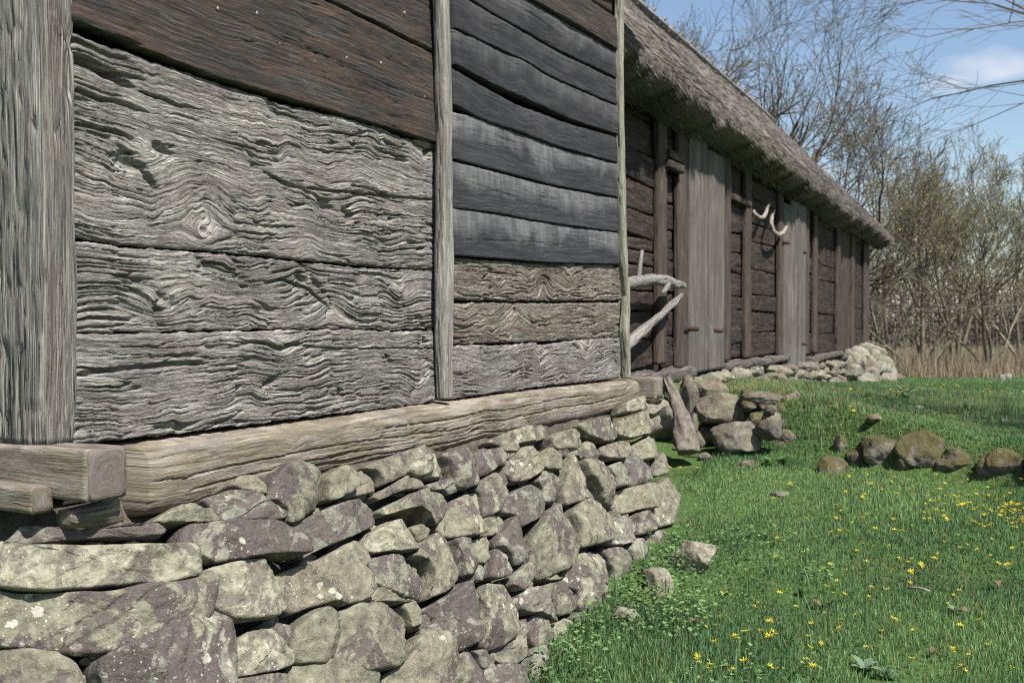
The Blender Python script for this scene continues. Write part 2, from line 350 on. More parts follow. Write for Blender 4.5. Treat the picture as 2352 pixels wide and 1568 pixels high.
def tint_mat(name, trans=0.35, rough=0.7, spec=0.2, bump=0.0):
    m = bpy.data.materials.new(name); m.use_nodes = True; nt = m.node_tree; nt.nodes.clear(); g = G(nt)
    out = nt.nodes.new('ShaderNodeOutputMaterial'); c = g.attr('tint', 'Color')
    b = nt.nodes.new('ShaderNodeBsdfPrincipled'); b.inputs['Roughness'].default_value = rough; b.inputs['Specular IOR Level'].default_value = spec
    g.L(c, b.inputs['Base Color'])
    if trans > 0:
        t = nt.nodes.new('ShaderNodeBsdfTranslucent'); g.L(c, t.inputs[0])
        mx = nt.nodes.new('ShaderNodeMixShader'); mx.inputs[0].default_value = trans
        g.L(b.outputs[0], mx.inputs[1]); g.L(t.outputs[0], mx.inputs[2]); g.L(mx.outputs[0], out.inputs[0])
    else: g.L(b.outputs[0], out.inputs[0])
    return m
M['grass'] = tint_mat('grass_blade', 0.35, 0.55, 0.3)
M['leaf'] = tint_mat('spring_leaf', 0.35, 0.6, 0.25)
M['straw'] = tint_mat('dry_straw', 0.1, 0.85, 0.15)
M['petal'] = tint_mat('yellow_petal', 0.25, 0.6, 0.2)

def thatch_mat():
    m, nt, b = mat_base('old_thatch', 0.95, 0.1); g = G(nt); gu, gv = g.attr('gu'), g.attr('gv')
    n1 = g.noise(g.comb(g.m('MULTIPLY', gu, 90.0), g.m('MULTIPLY', gv, 7.0), 0.0), 1.0, 4.0, 0.65, 0.3)
    n2 = g.noise(g.pos(), 2.5, 4.0, 0.6)
    col = g.ramp(n1, [(0.3, (0.055, 0.047, 0.042)), (0.5, (0.145, 0.127, 0.115)), (0.72, (0.27, 0.245, 0.22))])
    col = g.mix(g.rng(n2, 0.4, 0.65, 0.0, 0.4), col, (0.12, 0.10, 0.088))
    nt.links.new(col, b.inputs['Base Color']); nt.links.new(g.bump(n1, 0.9, 0.02), b.inputs['Normal']); return m
M['thatch'] = thatch_mat()
def ground_mat():
    m, nt, b = mat_base('meadow_ground', 0.95, 0.1); g = G(nt); P = g.pos()
    n = g.noise(P, 1.3, 5.0, 0.6); nf = g.noise(P, 26.0, 5.0, 0.7)
    green = g.mix(g.rng(nf, 0.3, 0.7), (0.035, 0.062, 0.018), (0.085, 0.145, 0.045))
    green = g.mix(g.rng(n, 0.55, 0.72, 0.0, 0.55), green, g.mix(g.rng(nf, 0.3, 0.7), (0.075, 0.062, 0.028), (0.15, 0.13, 0.06)))
    brown = g.mix(g.rng(nf, 0.3, 0.7), (0.11, 0.085, 0.060), (0.25, 0.20, 0.145))
    sx = nt.nodes.new('ShaderNodeSeparateXYZ'); g.L(P, sx.inputs[0])
    f = g.rng(g.m('ADD', sx.outputs[0], g.m('MULTIPLY', n, 3.0)), 28.6, 30.2)
    far = g.rng(sx.outputs[0], 75.0, 110.0)
    geo = nt.nodes.new('ShaderNodeNewGeometry'); sn = nt.nodes.new('ShaderNodeSeparateXYZ'); g.L(geo.outputs['True Normal'], sn.inputs[0])
    steep = g.rng(g.m('ADD', sn.outputs[2], g.m('MULTIPLY', g.m('SUBTRACT', nf, 0.5), 0.12)), 0.60, 0.40)
    green = g.mix(steep, green, g.mix(g.rng(nf, 0.3, 0.7), (0.055, 0.042, 0.028), (0.135, 0.105, 0.068)))
    col = g.mix(f, green, brown); col = g.mix(far, col, (0.07, 0.08, 0.04))
    nt.links.new(col, b.inputs['Base Color']); nt.links.new(g.bump(nf, 0.8, 0.03), b.inputs['Normal']); return m
M['ground'] = ground_mat()

# ------------------------------------------------------------------ generators: boards and beams
def pl(pts, x):
    pts = sorted(pts); return np.interp(x, [p[0] for p in pts], [p[1] for p in pts])
def relief(gu, gv, seed, coarse=1.0):
    """weathered grain: ridges between long wandering furrows, and a few deep splits"""
    w = gv + 0.003 * fbm2(gu * 8.0, gv * 16.0, 2, seed + 40)
    a = vn2(gu * 5.5 * coarse, w * 105.0 * coarse, seed)
    b = vn2(gu * 10.0, w * 190.0, seed + 1)
    c = vn2(gu * 3.0, w * 40.0, seed + 2)
    d = vn2(gu * 3.4, w * 60.0, seed + 3)
    md = sstep(0.34, 0.62, vn2(gu * 2.6, w * 10.0, seed + 5))
    fis = np.exp(-((a - 0.5) / 0.10) ** 2) * (0.30 + 1.0 * md)
    deep = np.exp(-((d - 0.52) / 0.055) ** 2) * sstep(0.52, 0.75, vn2(gu * 4.5, w * 22.0, seed + 6)) * 2.2
    return 0.35 * (c - 0.5) + 0.35 * (b - 0.5) + 0.4 - fis - deep
def board(name, bot, top, fmap, mat, parent, seed, proud=0.0, depth=0.05, amp=0.004, res=(0.007, 0.004), knots=(), holes=(), cracks=(), tilt=0.0, edge=0.006,
          wav=0.006, bulge=0.0, ragged=0.003, coarse=1.0, slant=(0.0, 0.0), end_round=0.004, dens=1.0):
    """a board lying lengthwise in a wall; bot/top: its lower and upper edge as (along, height); fmap(along, out, height) -> place"""
    x0 = min(p[0] for p in bot + top); x1 = max(p[0] for p in bot + top)
    L = x1 - x0; meanw = abs(np.mean([p[1] for p in top]) - np.mean([p[1] for p in bot]))
    ns = max(8, int(L / res[0])); nr = max(6, int(meanw / res[1]))
    s = np.linspace(x0, x1, ns); r = np.linspace(0, 1, nr)
    zb = pl(bot, s) + ragged * fbm2(s * 30, s * 0 + seed, 3, seed + 5) * 1.2
    zt = pl(top, s) + ragged * fbm2(s * 30, s * 0 + seed + 9, 3, seed + 6) * 1.2
    S, R = np.meshgrid(s, r); Z = zb[None, :] + (zt - zb)[None, :] * R
    S = S + slant[0] * (1 - (S - x0) / L) * (R - 0.5) + slant[1] * ((S - x0) / L) * (R - 0.5)
    width = np.maximum(zt - zb, 0.01)[None, :]
    gv = (R - 0.5) * width + wav * (0.25 + 1.3 * sstep(0.42, 0.72, vn2(S * 2.4, Z * 3.5, seed + 15))) * (fbm2(S * 4.0, Z * 5.0, 2, seed + 11) * 1.6 + 0.6 * fbm2(S * 17.0, Z * 14.0, 2, seed + 12))
    gu = S.copy(); press = np.zeros_like(S)
    for (kx, kz, A, Rk) in knots:
        q = ((S - kx) ** 2 * 0.55 + (Z - kz) ** 2) / Rk ** 2
        gv = gv + 0.48 * A * np.exp(-q * 1.7); press += 0.35 * abs(A) * np.exp(-q * 4.0)
    rel = relief(gu, gv, seed, coarse) * (0.70 + 0.55 * sstep(0.34, 0.62, vn2(S * 2.2, Z * 5.0, seed + 17)))
    out = proud + tilt * (1 - R) + amp * rel * 1.5 * dens + 0.006 * fbm2(S * 3.0, Z * 5.0, 3, seed + 20)
    if bulge: out = out + bulge * np.sqrt(np.clip(1 - np.abs(2 * R - 1) ** 4.5, 0, 1)) - bulge * 0.2
    for (hx, hz, rx, rz, dp, ang) in holes:
        ca, sa = math.cos(ang), math.sin(ang); dx, dz = S - hx, Z - hz
        q = ((dx * ca + dz * sa) / rx) ** 2 + ((-dx * sa + dz * ca) / rz) ** 2
        q = q * (1.25 + 1.3 * fbm2(S * 26, Z * 60, 3, seed + 31)) + 0.5 * fbm2(gu * 9, gv * 90, 2, seed + 32)
        out = out - 0.9 * dp * np.exp(-np.maximum(q, 0) ** 1.5)
    for (pts, wd, dp) in cracks:
        cz = pl(pts, S); xs = [p[0] for p in pts]
        inside = sstep(min(xs) - 0.01, min(xs) + 0.04, S) * (1 - sstep(max(xs) - 0.08, max(xs), S))
        cz = cz + 0.004 * fbm2(S * 25, S * 0, 3, seed + 33)
        out = out - dp * inside * np.exp(-((Z - cz) / (wd * (0.35 + 0.65 * inside))) ** 4)
    e = np.minimum(R, 1 - R) * width; out = out - edge * np.exp(-e / (edge * 0.8 + 1e-4))
    ee = np.minimum(S - x0, x1 - S); out = out - end_round * np.exp(-ee / 0.006)
    # skirt all round, back to the depth of the board
    def pad(a, k): return np.pad(a, 1, mode='edge') if k == 0 else np.pad(a, 1, constant_values=k)
    Sp, Zp, Rp, gup, gvp = [pad(a, 0) for a in (S, Z, R, gu, gv)]
    Op = np.pad(out, 1, mode='edge'); Op[0, :] = Op[-1, :] = Op[:, 0] = Op[:, -1] = proud - depth
    V = fmap(Sp.ravel(), Op.ravel(), Zp.ravel())
    return mesh(name, V, grid_faces(nr + 2, ns + 2)[:, ::1], mat, parent, {'gu': gup.ravel(), 'gv': gvp.ravel(), 'er': Rp.ravel()})
def near_map(a, o, z): return np.stack([a, -o, z], -1)
def barn_map(a, o, z): return B_O[None, :] + a[:, None] * B_E[None, :] + o[:, None] * B_N[None, :] + z[:, None] * np.array([[0, 0, 1.0]])

def beam(name, pts, half, mat, parent=None, side=(1, 0, 0), n=28, step=0.02, sq=5.0, amp=0.002, seed=0, wob=0.003, twist=0.0, knots=(), endmat=None, coarse=1.0, kind=None):
    """a timber swept along pts; half = (half width along side, half thickness) per point or constant; sq = squareness"""
    pts = np.asarray(pts, float); seg = np.linalg.norm(np.diff(pts, axis=0), axis=1); cum = np.concatenate([[0], np.cumsum(seg)])
    m = max(4, int(cum[-1] / step)); l = np.linspace(0, cum[-1], m)
    C = np.stack([np.interp(l, cum, pts[:, k]) for k in range(3)], -1)
    if len(pts) > 2:                                   # ease the corners of the path
        for _ in range(max(1, int(0.04 / step))): C[1:-1] = (C[:-2] + 2 * C[1:-1] + C[2:]) / 4
    half = np.asarray(half, float)
    if half.ndim == 1: half = np.tile(half, (len(pts), 1))
    hw = np.interp(l, cum, half[:, 0]); ht = np.interp(l, cum, half[:, 1])
    T = np.gradient(C, axis=0); T /= np.linalg.norm(T, axis=1)[:, None]
    S = np.tile(np.asarray(side, float), (m, 1)); S -= T * np.sum(S * T, 1)[:, None]; S /= np.linalg.norm(S, axis=1)[:, None]
    U = np.cross(T, S)
    th = np.linspace(0, 2 * math.pi, n, endpoint=False)
    ct, st = np.cos(th), np.sin(th)
    rr = (np.abs(ct) ** sq + np.abs(st) ** sq) ** (-1 / sq)
    TH, LL = np.meshgrid(th, l)
    per = 2 * math.pi * float(np.mean(hw + ht)) / 2
    gv = TH / (2 * math.pi) * per * 1.2 + 0.008 * fbm2(LL * 2.5, TH * 1.5, 3, seed + 3); gu = LL
    for (kl, kt, A, Rk) in knots:
        q = ((LL - kl) ** 2 * 0.4 + ((TH - kt) * per / 6.28) ** 2) / Rk ** 2; gv = gv + A * np.exp(-q)
    rel = relief(gu, gv, seed, coarse) * amp * 1.5 + wob * fbm2(LL * 3.0, TH * 0.6, 3, seed + 4) * 2
    hw2 = hw * (1 + 0.06 * fbm2(l * 1.5, l * 0, 2, seed + 8)); ht2 = ht * (1 + 0.06 * fbm2(l * 1.5, l * 0 + 3, 2, seed + 9))
    P = C[:, None, :] + S[:, None, :] * ((hw2[:, None] * (rr * ct)[None, :]) + rel * ct[None, :])[..., None] + U[:, None, :] * ((ht2[:, None] * (rr * st)[None, :]) + rel * st[None, :])[..., None]
    V = P.reshape(-1, 3); F = grid_faces(m, n, wrap=True)[:, ::-1]
    gvv = gv.ravel(); guu = gu.ravel(); er = np.tile(np.linspace(0, 1, m)[:, None], (1, n)).ravel()
    # ends
    caps = []; extra = []; eg = []; ev = []
    base = len(V)
    for k, ring in ((0, np.arange(n)), (m - 1, np.arange((m - 1) * n, m * n))):
        c = C[k]; inner = c + (P[k] - c) * 0.5
        i0 = base + len(extra); extra += list(inner); extra.append(c); ev += list(np.cos(th) * per * 0.08) + [0.0]; eg += list(np.sin(th) * per * 0.08) + [0.0]
        for j in range(n):
            j2 = (j + 1) % n
            q = [ring[j], ring[j2], i0 + j2, i0 + j]; t = [i0 + j, i0 + j2, i0 + n, i0 + n]
            if k: q = q[::-1]
            caps.append(q)
            caps.append([i0 + j, i0 + j2, i0 + n, -1] if k == 0 else [i0 + j2, i0 + j, i0 + n, -1])
    V = np.concatenate([V, np.array(extra)]); gvv = np.concatenate([gvv, ev]); guu = np.concatenate([guu, eg]); er = np.concatenate([er, np.full(len(ev), 0.5)])
    quads = np.array([c for c in caps if c[3] >= 0]); tris = np.array([c[:3] for c in caps if c[3] < 0])
    return mesh(name, V, [F, quads, tris], mat, parent, {'gu': guu, 'gv': gvv, 'er': er})

# ================================================================== THE SETTING: the ground
def found_d(x, y):                              # distance outside the storehouse foundation's top outline
    xa, xb, yf, yb, rc = 2.06, 6.98, -0.19, 4.6, 0.30
    dx = np.abs(x - (xa + xb) / 2) - (xb - xa) / 2 + rc; dy = np.abs(y - (yf + yb) / 2) - (yb - yf) / 2 + rc
    return np.sqrt(np.maximum(dx, 0) ** 2 + np.maximum(dy, 0) ** 2) + np.minimum(np.maximum(dx, dy), 0) - rc
F_TOP, F_BAT = 1.0, 0.40
def found_f(p): return found_d(p[..., 0], p[..., 1]) - np.clip(F_BAT * (F_TOP - p[..., 2]), -0.2, 0.6)
def ground_h(x, y):
    x, y = np.asarray(x, float), np.asarray(y, float)
    low = -0.02 + 0.118 * np.clip(x - 4.2, -0.6, 5) + 0.02 * np.clip(x - 3.6, -5, 0) + 0.02 * np.clip(-y - 2.5, 0, 6)
    tilt = 0.13 * np.clip(-y - 0.1, 0, 4) * np.clip((21 - x) / 11.5, 0, 1)
    up = 1.00 - 0.050 * np.clip(x - 9, -3, 15) - tilt
    up = up - 0.010 * np.clip(x - 24, 0, 60)
    xe = np.interp(y, [-14, -5, -2.35, -1.5, -1.0, -0.5, -0.1, 0.2, 0.5, 0.9], [7.6, 7.9, 8.15, 8.35, 8.5, 8.8, 9.15, 9.45, 9.3, 7.0])
    w = np.interp(y, [-3, -1.5, -0.9, -0.1, 0.2], [0.26, 0.32, 0.8, 0.6, 0.5])
    h = low + (up - low) * sstep(0, 1, (x - xe + 0.15) / w)
    near = np.exp(-((x - 8) / 14) ** 2)
    h = h + 0.05 * fbm2(x * 0.9, y * 0.9, 3, 3) * (0.4 + near) + 0.018 * fbm2(x * 4.0, y * 4.0, 3, 4) * near
    h = h + 0.06 * np.exp(-np.maximum(found_d(x, y) - 0.38, 0) / 0.25) * (x > 2) * (x < 7.2)
    return h + 1.2 * sstep(90, 400, np.hypot(x, y)) * fbm2(x * 0.01, y * 0.01, 2, 8)
def hit(px, py, f, t0=1.5, t1=60.0, n=900):
    ts = np.linspace(t0, t1, n); P = CAM[None, :] + ray(px, py)[None, :] * ts[:, None]; v = f(P)
    k = np.argmax(v < 0)
    if v[k] >= 0: return None
    a, b = ts[max(k - 1, 0)], ts[k]
    for _ in range(24):
        c = (a + b) / 2
        if f(CAM + ray(px, py) * c) < 0: b = c
        else: a = c
    return CAM + ray(px, py) * b
def on_ground(px, py): return hit(px, py, lambda P: P[..., 2] - ground_h(P[..., 0], P[..., 1]))
def on_found(px, py): return hit(px, py, found_f, 1.5, 12.0, 700)
def build_ground():
    def axis(lo, hi, f0, f1, fine):
        a = list(np.arange(f0, f1, fine)); st = fine; v = f1
        while v < hi: a.append(v); st *= 1.16; v += st
        a.append(hi); st = fine; v = f0; b = []
        while v > lo: st *= 1.16; v -= st; b.append(max(v, lo))
        return np.array(b[::-1] + a)
    xs = axis(-900, 1600, 1.0, 15.0, 0.085); ys = axis(-1200, 1200, -5.0, 2.0, 0.085)
    X, Y = np.meshgrid(xs, ys); Z = ground_h(X, Y)
    o = mesh('ground', np.stack([X, Y, Z], -1).reshape(-1, 3), grid_faces(len(ys), len(xs)), M['ground'], origin=np.zeros(3))
    tag(o, 'sloping spring meadow with green grass and a brown field behind', None, None, 'structure')
build_ground()

# ================================================================== the near storehouse
store = empty('timber_storehouse', (4.6, 0.0, 1.0), 'near timber building of wide weathered planks on the dry stone foundation', 'building')
def W(pts): return [(float(p[0]), float(p[2])) for p in (on_wall(x, y) for x, y in pts)]
def K(lst):                                     # knots: (px, py, amount, radius)
    return [(*W([(x, y)])[0], a, r) for x, y, a, r in lst]
def H(lst): return [(*W([(x, y)])[0], rx, rz, d, a) for x, y, rx, rz, d, a in lst]
def CR(lst): return [(W(p), w, d) for p, w, d in lst]

near_boards = [
 # lowest wide oak board
 dict(bot=[(158, 1022), (240, 1012), (350, 1001), (520, 981), (620, 968), (770, 949), (880, 938), (960, 928), (1004, 917)],
      top=[(158, 769), (350, 765), (470, 763), (620, 759), (800, 757), (900, 762), (1004, 759)], mat='oak', seed=11, amp=0.0038, proud=0.010,
      knots=[(640, 815, 0.085, 0.09), (560, 900, -0.07, 0.08), (955, 885, 0.09, 0.085), (700, 850, 0.05, 0.10), (300, 900, 0.02, 0.16), (850, 800, -0.05, 0.10), (420, 980, 0.05, 0.07), (900, 930, -0.04, 0.06)],
      holes=[(615, 878, 0.055, 0.016, 0.03, 0.25), (775, 905, 0.018, 0.035, 0.03, 0.1), (540, 905, 0.012, 0.03, 0.02, 0.2), (945, 900, 0.03, 0.014, 0.02, 0.6), (410, 985, 0.03, 0.012, 0.02, 0.3)],
      cracks=[([(165, 861), (235, 853), (300, 845), (400, 836), (480, 836)], 0.009, 0.02), ([(640, 790), (760, 800), (1000, 800)], 0.004, 0.01)]),
 dict(bot=[(158, 763), (350, 762), (380, 760), (620, 755), (800, 754), (900, 757), (1004, 753)],
      top=[(158, 552), (270, 567), (470, 580), (700, 603), (850, 616), (1004, 624)], mat='oak', seed=23, amp=0.0037, proud=0.002,
      knots=[(375, 700, 0.10, 0.07), (760, 700, -0.11, 0.10), (690, 640, -0.07, 0.08), (920, 680, 0.10, 0.09), (560, 610, 0.06, 0.14), (250, 690, -0.04, 0.10), (640, 720, 0.05, 0.09)],
      holes=[(368, 725, 0.018, 0.055, 0.045, 0.15), (380, 690, 0.05, 0.02, 0.02, -0.4), (690, 637, 0.04, 0.016, 0.035, -0.5), (735, 660, 0.07, 0.010, 0.025, -0.6), (925, 690, 0.016, 0.05, 0.02, 0.4), (755, 712, 0.03, 0.014, 0.03, 0.7), (300, 640, 0.05, 0.010, 0.02, -0.2)],
      cracks=[([(640, 640), (700, 660), (765, 715)], 0.006, 0.02)]),
 dict(bot=[(158, 541), (270, 561), (470, 574), (700, 597), (850, 610), (1004, 619)],
      top=[(158, 72), (215, 95), (300, 125), (420, 166), (550, 206), (650, 240), (780, 270), (870, 294), (940, 322), (965, 318), (1004, 334)], mat='oak', seed=37, amp=0.0048, proud=0.004,
      knots=[(330, 400, 0.12, 0.12), (470, 480, -0.14, 0.12), (620, 360, 0.07, 0.09), (770, 490, 0.06, 0.12), (975, 375, 0.10, 0.09), (480, 540, 0.09, 0.08), (690, 540, -0.06, 0.12), (830, 420, -0.05, 0.14), (250, 480, 0.05, 0.16), (880, 560, 0.05, 0.10)],
      holes=[(290, 372, 0.055, 0.025, 0.035, -0.35), (340, 408, 0.06, 0.014, 0.03, -0.75), (375, 345, 0.05, 0.016, 0.03, -0.2), (745, 472, 0.06, 0.020, 0.035, -0.2), (800, 492, 0.05, 0.016, 0.03, -0.35), (978, 352, 0.03, 0.02, 0.03, -0.4), (628, 371, 0.014, 0.016, 0.012, 0.0), (640, 415, 0.10, 0.007, 0.018, -0.25)],
      cracks=[([(150, 128), (200, 145), (260, 178), (312, 206)], 0.016, 0.05), ([(312, 208), (400, 240), (460, 255)], 0.005, 0.02), ([(158, 205), (215, 225), (290, 240), (350, 262)], 0.007, 0.022), ([(158, 285), (230, 295), (310, 318)], 0.007, 0.022), ([(940, 325), (985, 345), (1004, 345)], 0.008, 0.03), ([(700, 432), (860, 448), (1004, 460)], 0.006, 0.02)]),
 dict(bot=[(150, 46), (284, 98), (400, 146), (513, 187), (650, 226), (783, 265), (879, 293), (1004, 332)],
      top=[(150, -250), (450, -125), (766, 16), (880, 72), (1004, 134)], mat='brown', seed=41, amp=0.0016, proud=0.016, tilt=0.012,
      knots=[(585, 165, 0.02, 0.05), (720, 140, -0.015, 0.05), (900, 255, 0.03, 0.06), (480, 60, 0.02, 0.08)],
      cracks=[([(150, 60), (240, 82), (330, 112)], 0.004, 0.012), ([(470, 20), (640, 95), (830, 165)], 0.003, 0.006), ([(700, 120), (900, 205), (1004, 240)], 0.003, 0.006)]),
 dict(bot=[(150, -258), (450, -133), (766, 8), (880, 62), (1004, 124)],
      top=[(150, -620), (450, -450), (766, -250), (1004, -110)], mat='brown', seed=43, amp=0.0016, proud=0.010, tilt=0.010,
      knots=[(930, 30, 0.03, 0.05), (880, 10, 0.02, 0.05)]),
 dict(bot=[(150, -630), (450, -460), (766, -260), (1004, -118)], top=[(150, -1050), (450, -800), (766, -560), (1004, -400)], mat='brown', seed=47, amp=0.002, proud=0.014),
 # second bay
 dict(bot=[(1034, 917), (1100, 906), (1200, 893), (1250, 886), (1330, 878), (1418, 868)], top=[(1034, 795), (1100, 793), (1150, 794), (1232, 787), (1240, 794), (1330, 781), (1422, 776)], mat='oak', seed=53, amp=0.0042, proud=0.008,
      knots=[(1235, 830, 0.12, 0.10), (1345, 810, 0.11, 0.09), (1290, 870, -0.07, 0.08), (1400, 830, -0.08, 0.09), (1120, 840, 0.09, 0.22)], holes=[(1346, 806, 0.020, 0.035, 0.05, -0.4), (1240, 815, 0.012, 0.06, 0.02, 0.1), (1290, 870, 0.02, 0.02, 0.02, 0.0)], slant=(0, -0.04)),
 dict(bot=[(1034, 791), (1100, 788), (1227, 784), (1418, 774)], top=[(1034, 696), (1432, 695)], mat='oak2', seed=59, amp=0.0036, proud=0.000,
      knots=[(1185, 700, -0.16, 0.16), (1060, 730, 0.08, 0.10), (1250, 700, 0.05, 0.06)], holes=[(1183, 716, 0.016, 0.025, 0.012, 0.2)], slant=(0, 0.06)),
 dict(bot=[(1034, 688), (1150, 690), (1278, 691), (1432, 688)], top=[(1034, 590), (1100, 597), (1244, 605), (1410, 609), (1424, 618)], mat='oak2', seed=61, amp=0.0042, proud=0.010,
      knots=[(1245, 650, -0.16, 0.09), (1140, 655, 0.06, 0.06), (1300, 640, 0.10, 0.09), (1215, 630, 0.07, 0.07)], holes=[(1125, 665, 0.015, 0.03, 0.02, 0.0), (1215, 660, 0.015, 0.03, 0.012, 0.4)], slant=(0, -0.08)),
 dict(bot=[(1034, 587), (1150, 595), (1244, 603), (1414, 607)], top=[(1034, 479), (1140, 493), (1210, 507), (1312, 522), (1414, 536)], mat='dark2', seed=67, amp=0.0008, proud=0.020, tilt=0.012, cracks=[([(1046, 551), (1140, 553), (1230, 557), (1260, 565), (1290, 562)], 0.002, 0.008)]),
 dict(bot=[(1034, 478), (1140, 491), (1210, 505), (1312, 520), (1414, 533)], top=[(1034, 371), (1176, 407), (1278, 432), (1414, 456)], mat='dark2', seed=71, amp=0.0008, proud=0.016, tilt=0.012, cracks=[([(1050, 412), (1110, 432), (1180, 455)], 0.002, 0.006)]),
 dict(bot=[(1034, 366), (1176, 403), (1278, 429), (1414, 453)], top=[(1034, 258), (1090, 270), (1176, 303), (1278, 341), (1414, 378)], mat='dark2', seed=73, amp=0.0008, proud=0.013, tilt=0.012, cracks=[([(1090, 330), (1150, 342), (1180, 345), (1205, 357)], 0.002, 0.006)]),
 dict(bot=[(1034, 241), (1107, 279), (1176, 301), (1278, 338), (1414, 375)], top=[(1034, 157), (1107, 202), (1176, 240), (1278, 276), (1364, 302), (1414, 314)], mat='dark', seed=79, amp=0.0008, proud=0.017, tilt=0.010, knots=[(1190, 265, 0.06, 0.08), (1100, 250, 0.05, 0.05)]),
 dict(bot=[(1034, 150), (1107, 188), (1142, 204), (1244, 250), (1300, 275), (1414, 311)], top=[(1034, 68), (1142, 120), (1193, 141), (1244, 174), (1347, 219), (1414, 247)], mat='dark', seed=83, amp=0.0008, proud=0.024, tilt=0.010, knots=[(1190, 190, -0.08, 0.10), (1330, 250, 0.06, 0.08)]),
 dict(bot=[(1034, 66), (1142, 118), (1193, 138), (1244, 171), (1347, 216), (1414, 244)], top=[(1034, -16), (1066, 2), (1142, 46), (1278, 123), (1414, 187)], mat='dark', seed=89, amp=0.0008, proud=0.020, tilt=0.010, knots=[(1380, 190, 0.07, 0.07), (1100, 40, 0.05, 0.1)]),
 dict(bot=[(1034, -20), (1066, -2), (1142, 42), (1278, 118), (1414, 182)], top=[(1034, -100), (1206, 2), (1278, 43), (1414, 122)], mat='dark', seed=97, amp=0.0008, proud=0.015, tilt=0.010, cracks=[([(1196, 22), (1240, 52), (1290, 95)], 0.003, 0.008)]),
 dict(bot=[(1034, -104), (1206, -2), (1278, 38), (1414, 119)], top=[(1034, -215), (1200, -95), (1347, 2), (1414, 46)], mat='brown', seed=101, amp=0.001, proud=0.026, tilt=0.014, knots=[(1340, 45, 0.03, 0.05)]),
 dict(bot=[(1034, -230), (1200, -110), (1347, -14), (1414, 30)], top=[(1034, -360), (1200, -220), (1414, -60)], mat='brown', seed=103, amp=0.001, proud=-0.02),
 dict(bot=[(1034, -364), (1200, -224), (1414, -64)], top=[(1034, -560), (1200, -380), (1414, -200)], mat='brown', seed=107, amp=0.001, proud=0.0),
]
for d in near_boards:
    big = d['mat'] in ('oak', 'oak2')
    x_left = d['bot'][0][0] < 500
    out_of = max(p[1] for p in d['bot']) < 60 and d['mat'] == 'brown' and d['seed'] in (47, 103, 107)
    board('plank', W(d['bot']), W(d['top']), near_map, M[d['mat']], store, d['seed'], d['proud'], 0.055, d['amp'],
          ((0.0062, 0.0026) if x_left else (0.0075, 0.0034)) if big else ((0.03, 0.012) if out_of else (0.010, 0.004) if x_left else (0.012, 0.005)),
          K(d.get('knots', [])), H(d.get('holes', [])), CR(d.get('cracks', [])), d.get('tilt', 0.0), edge=0.008 if big else 0.003,
          wav=0.009 if big else 0.003, ragged=0.005 if big else 0.0022, slant=d.get('slant', (0, 0)), dens=1.25 if big else 1.0)
# pale pegs and chips in the brown board
def peg(px, py, w=0.006, h=0.012, out=0.036):
    p = on_wall(px, py, out)
    th = np.linspace(0, 2 * math.pi, 9, endpoint=False); V = []
    for k, (s, o) in enumerate(((1.0, -0.012), (1.0, 0.0), (0.6, 0.003))):
        for j, a in enumerate(th):
            q = 1 + 0.3 * math.sin(j * 2.3 + px); V.append((p[0] + math.cos(a) * w * s * q, p[1] - o, p[2] + math.sin(a) * h * s * q))
    V.append((p[0], p[1] - 0.003, p[2])); n = 9
    F = grid_faces(3, n, wrap=True); T = np.array([[2 * n + j, 2 * n + (j + 1) % n, 3 * n] for j in range(n)])
    mesh('peg', V, [F, T], M['nail'], store)
for px, py, s in [(500, 20, 0.9), (590, 30, 1.0), (642, 101, 0.7), (720, 140, 0.8), (796, 133, 0.9), (875, 145, 1.0), (930, 30, 1.0), (975, 222, 0.8)]:
    peg(px, py, 0.0034 * s, 0.0075 * s, 0.0225)

# posts
def wp(lst): return [on_wall(x, y, o) for x, y, o in lst]
beam('post', wp([(1012, -420, 0.06), (1013, 0, 0.06), (1016, 120, 0.058), (1020, 300, 0.056), (1021, 500, 0.052), (1020, 650, 0.05), (1019, 800, 0.05), (1020, 916, 0.05)]),
     [(0.040, 0.034), (0.042, 0.034), (0.036, 0.034), (0.039, 0.034), (0.041, 0.034), (0.043, 0.034), (0.040, 0.034), (0.034, 0.03)], M['pole'], store, n=44, step=0.011, sq=3.2, amp=0.0026, seed=5, wob=0.004)
beam('post', wp([(1424, -330, 0.03), (1423, 0, 0.03), (1420, 120, 0.03), (1422, 300, 0.03), (1427, 500, 0.03), (1431, 610, 0.03), (1434, 690, 0.02)]),
     [(0.030, 0.03), (0.030, 0.03), (0.024, 0.03), (0.026, 0.03), (0.028, 0.03), (0.030, 0.03), (0.010, 0.02)], M['polel'], store, n=32, step=0.01, sq=3.0, amp=0.002, seed=6)
beam('post', wp([(1440, 640, 0.028), (1437, 690, 0.034), (1433, 760, 0.034), (1437, 820, 0.034), (1438, 868, 0.034)]),
     [(0.008, 0.02), (0.018, 0.03), (0.027, 0.03), (0.028, 0.03), (0.026, 0.03)], M['polel'], store, n=32, step=0.01, sq=3.0, amp=0.002, seed=8)
# big corner post, seen on its two outer faces
pc = on_wall(165, 700); xr = float(pc[0])
beam('corner_post', [(xr - 0.070, 0.135, 4.3), (xr - 0.068, 0.135, 2.6), (xr - 0.058, 0.135, 1.9), (xr - 0.055, 0.135, 1.5), (xr - 0.055, 0.135, 1.205)],
     [(0.066, 0.16), (0.066, 0.16), (0.066, 0.16), (0.066, 0.16), (0.066, 0.155)], M['post'], store, side=(1, 0, 0), n=170, step=0.02, sq=9, amp=0.0042, seed=3, wob=0.004,
     knots=[(2.45, 3.6, 0.03, 0.03), (2.85, 3.7, 0.03, 0.03)])
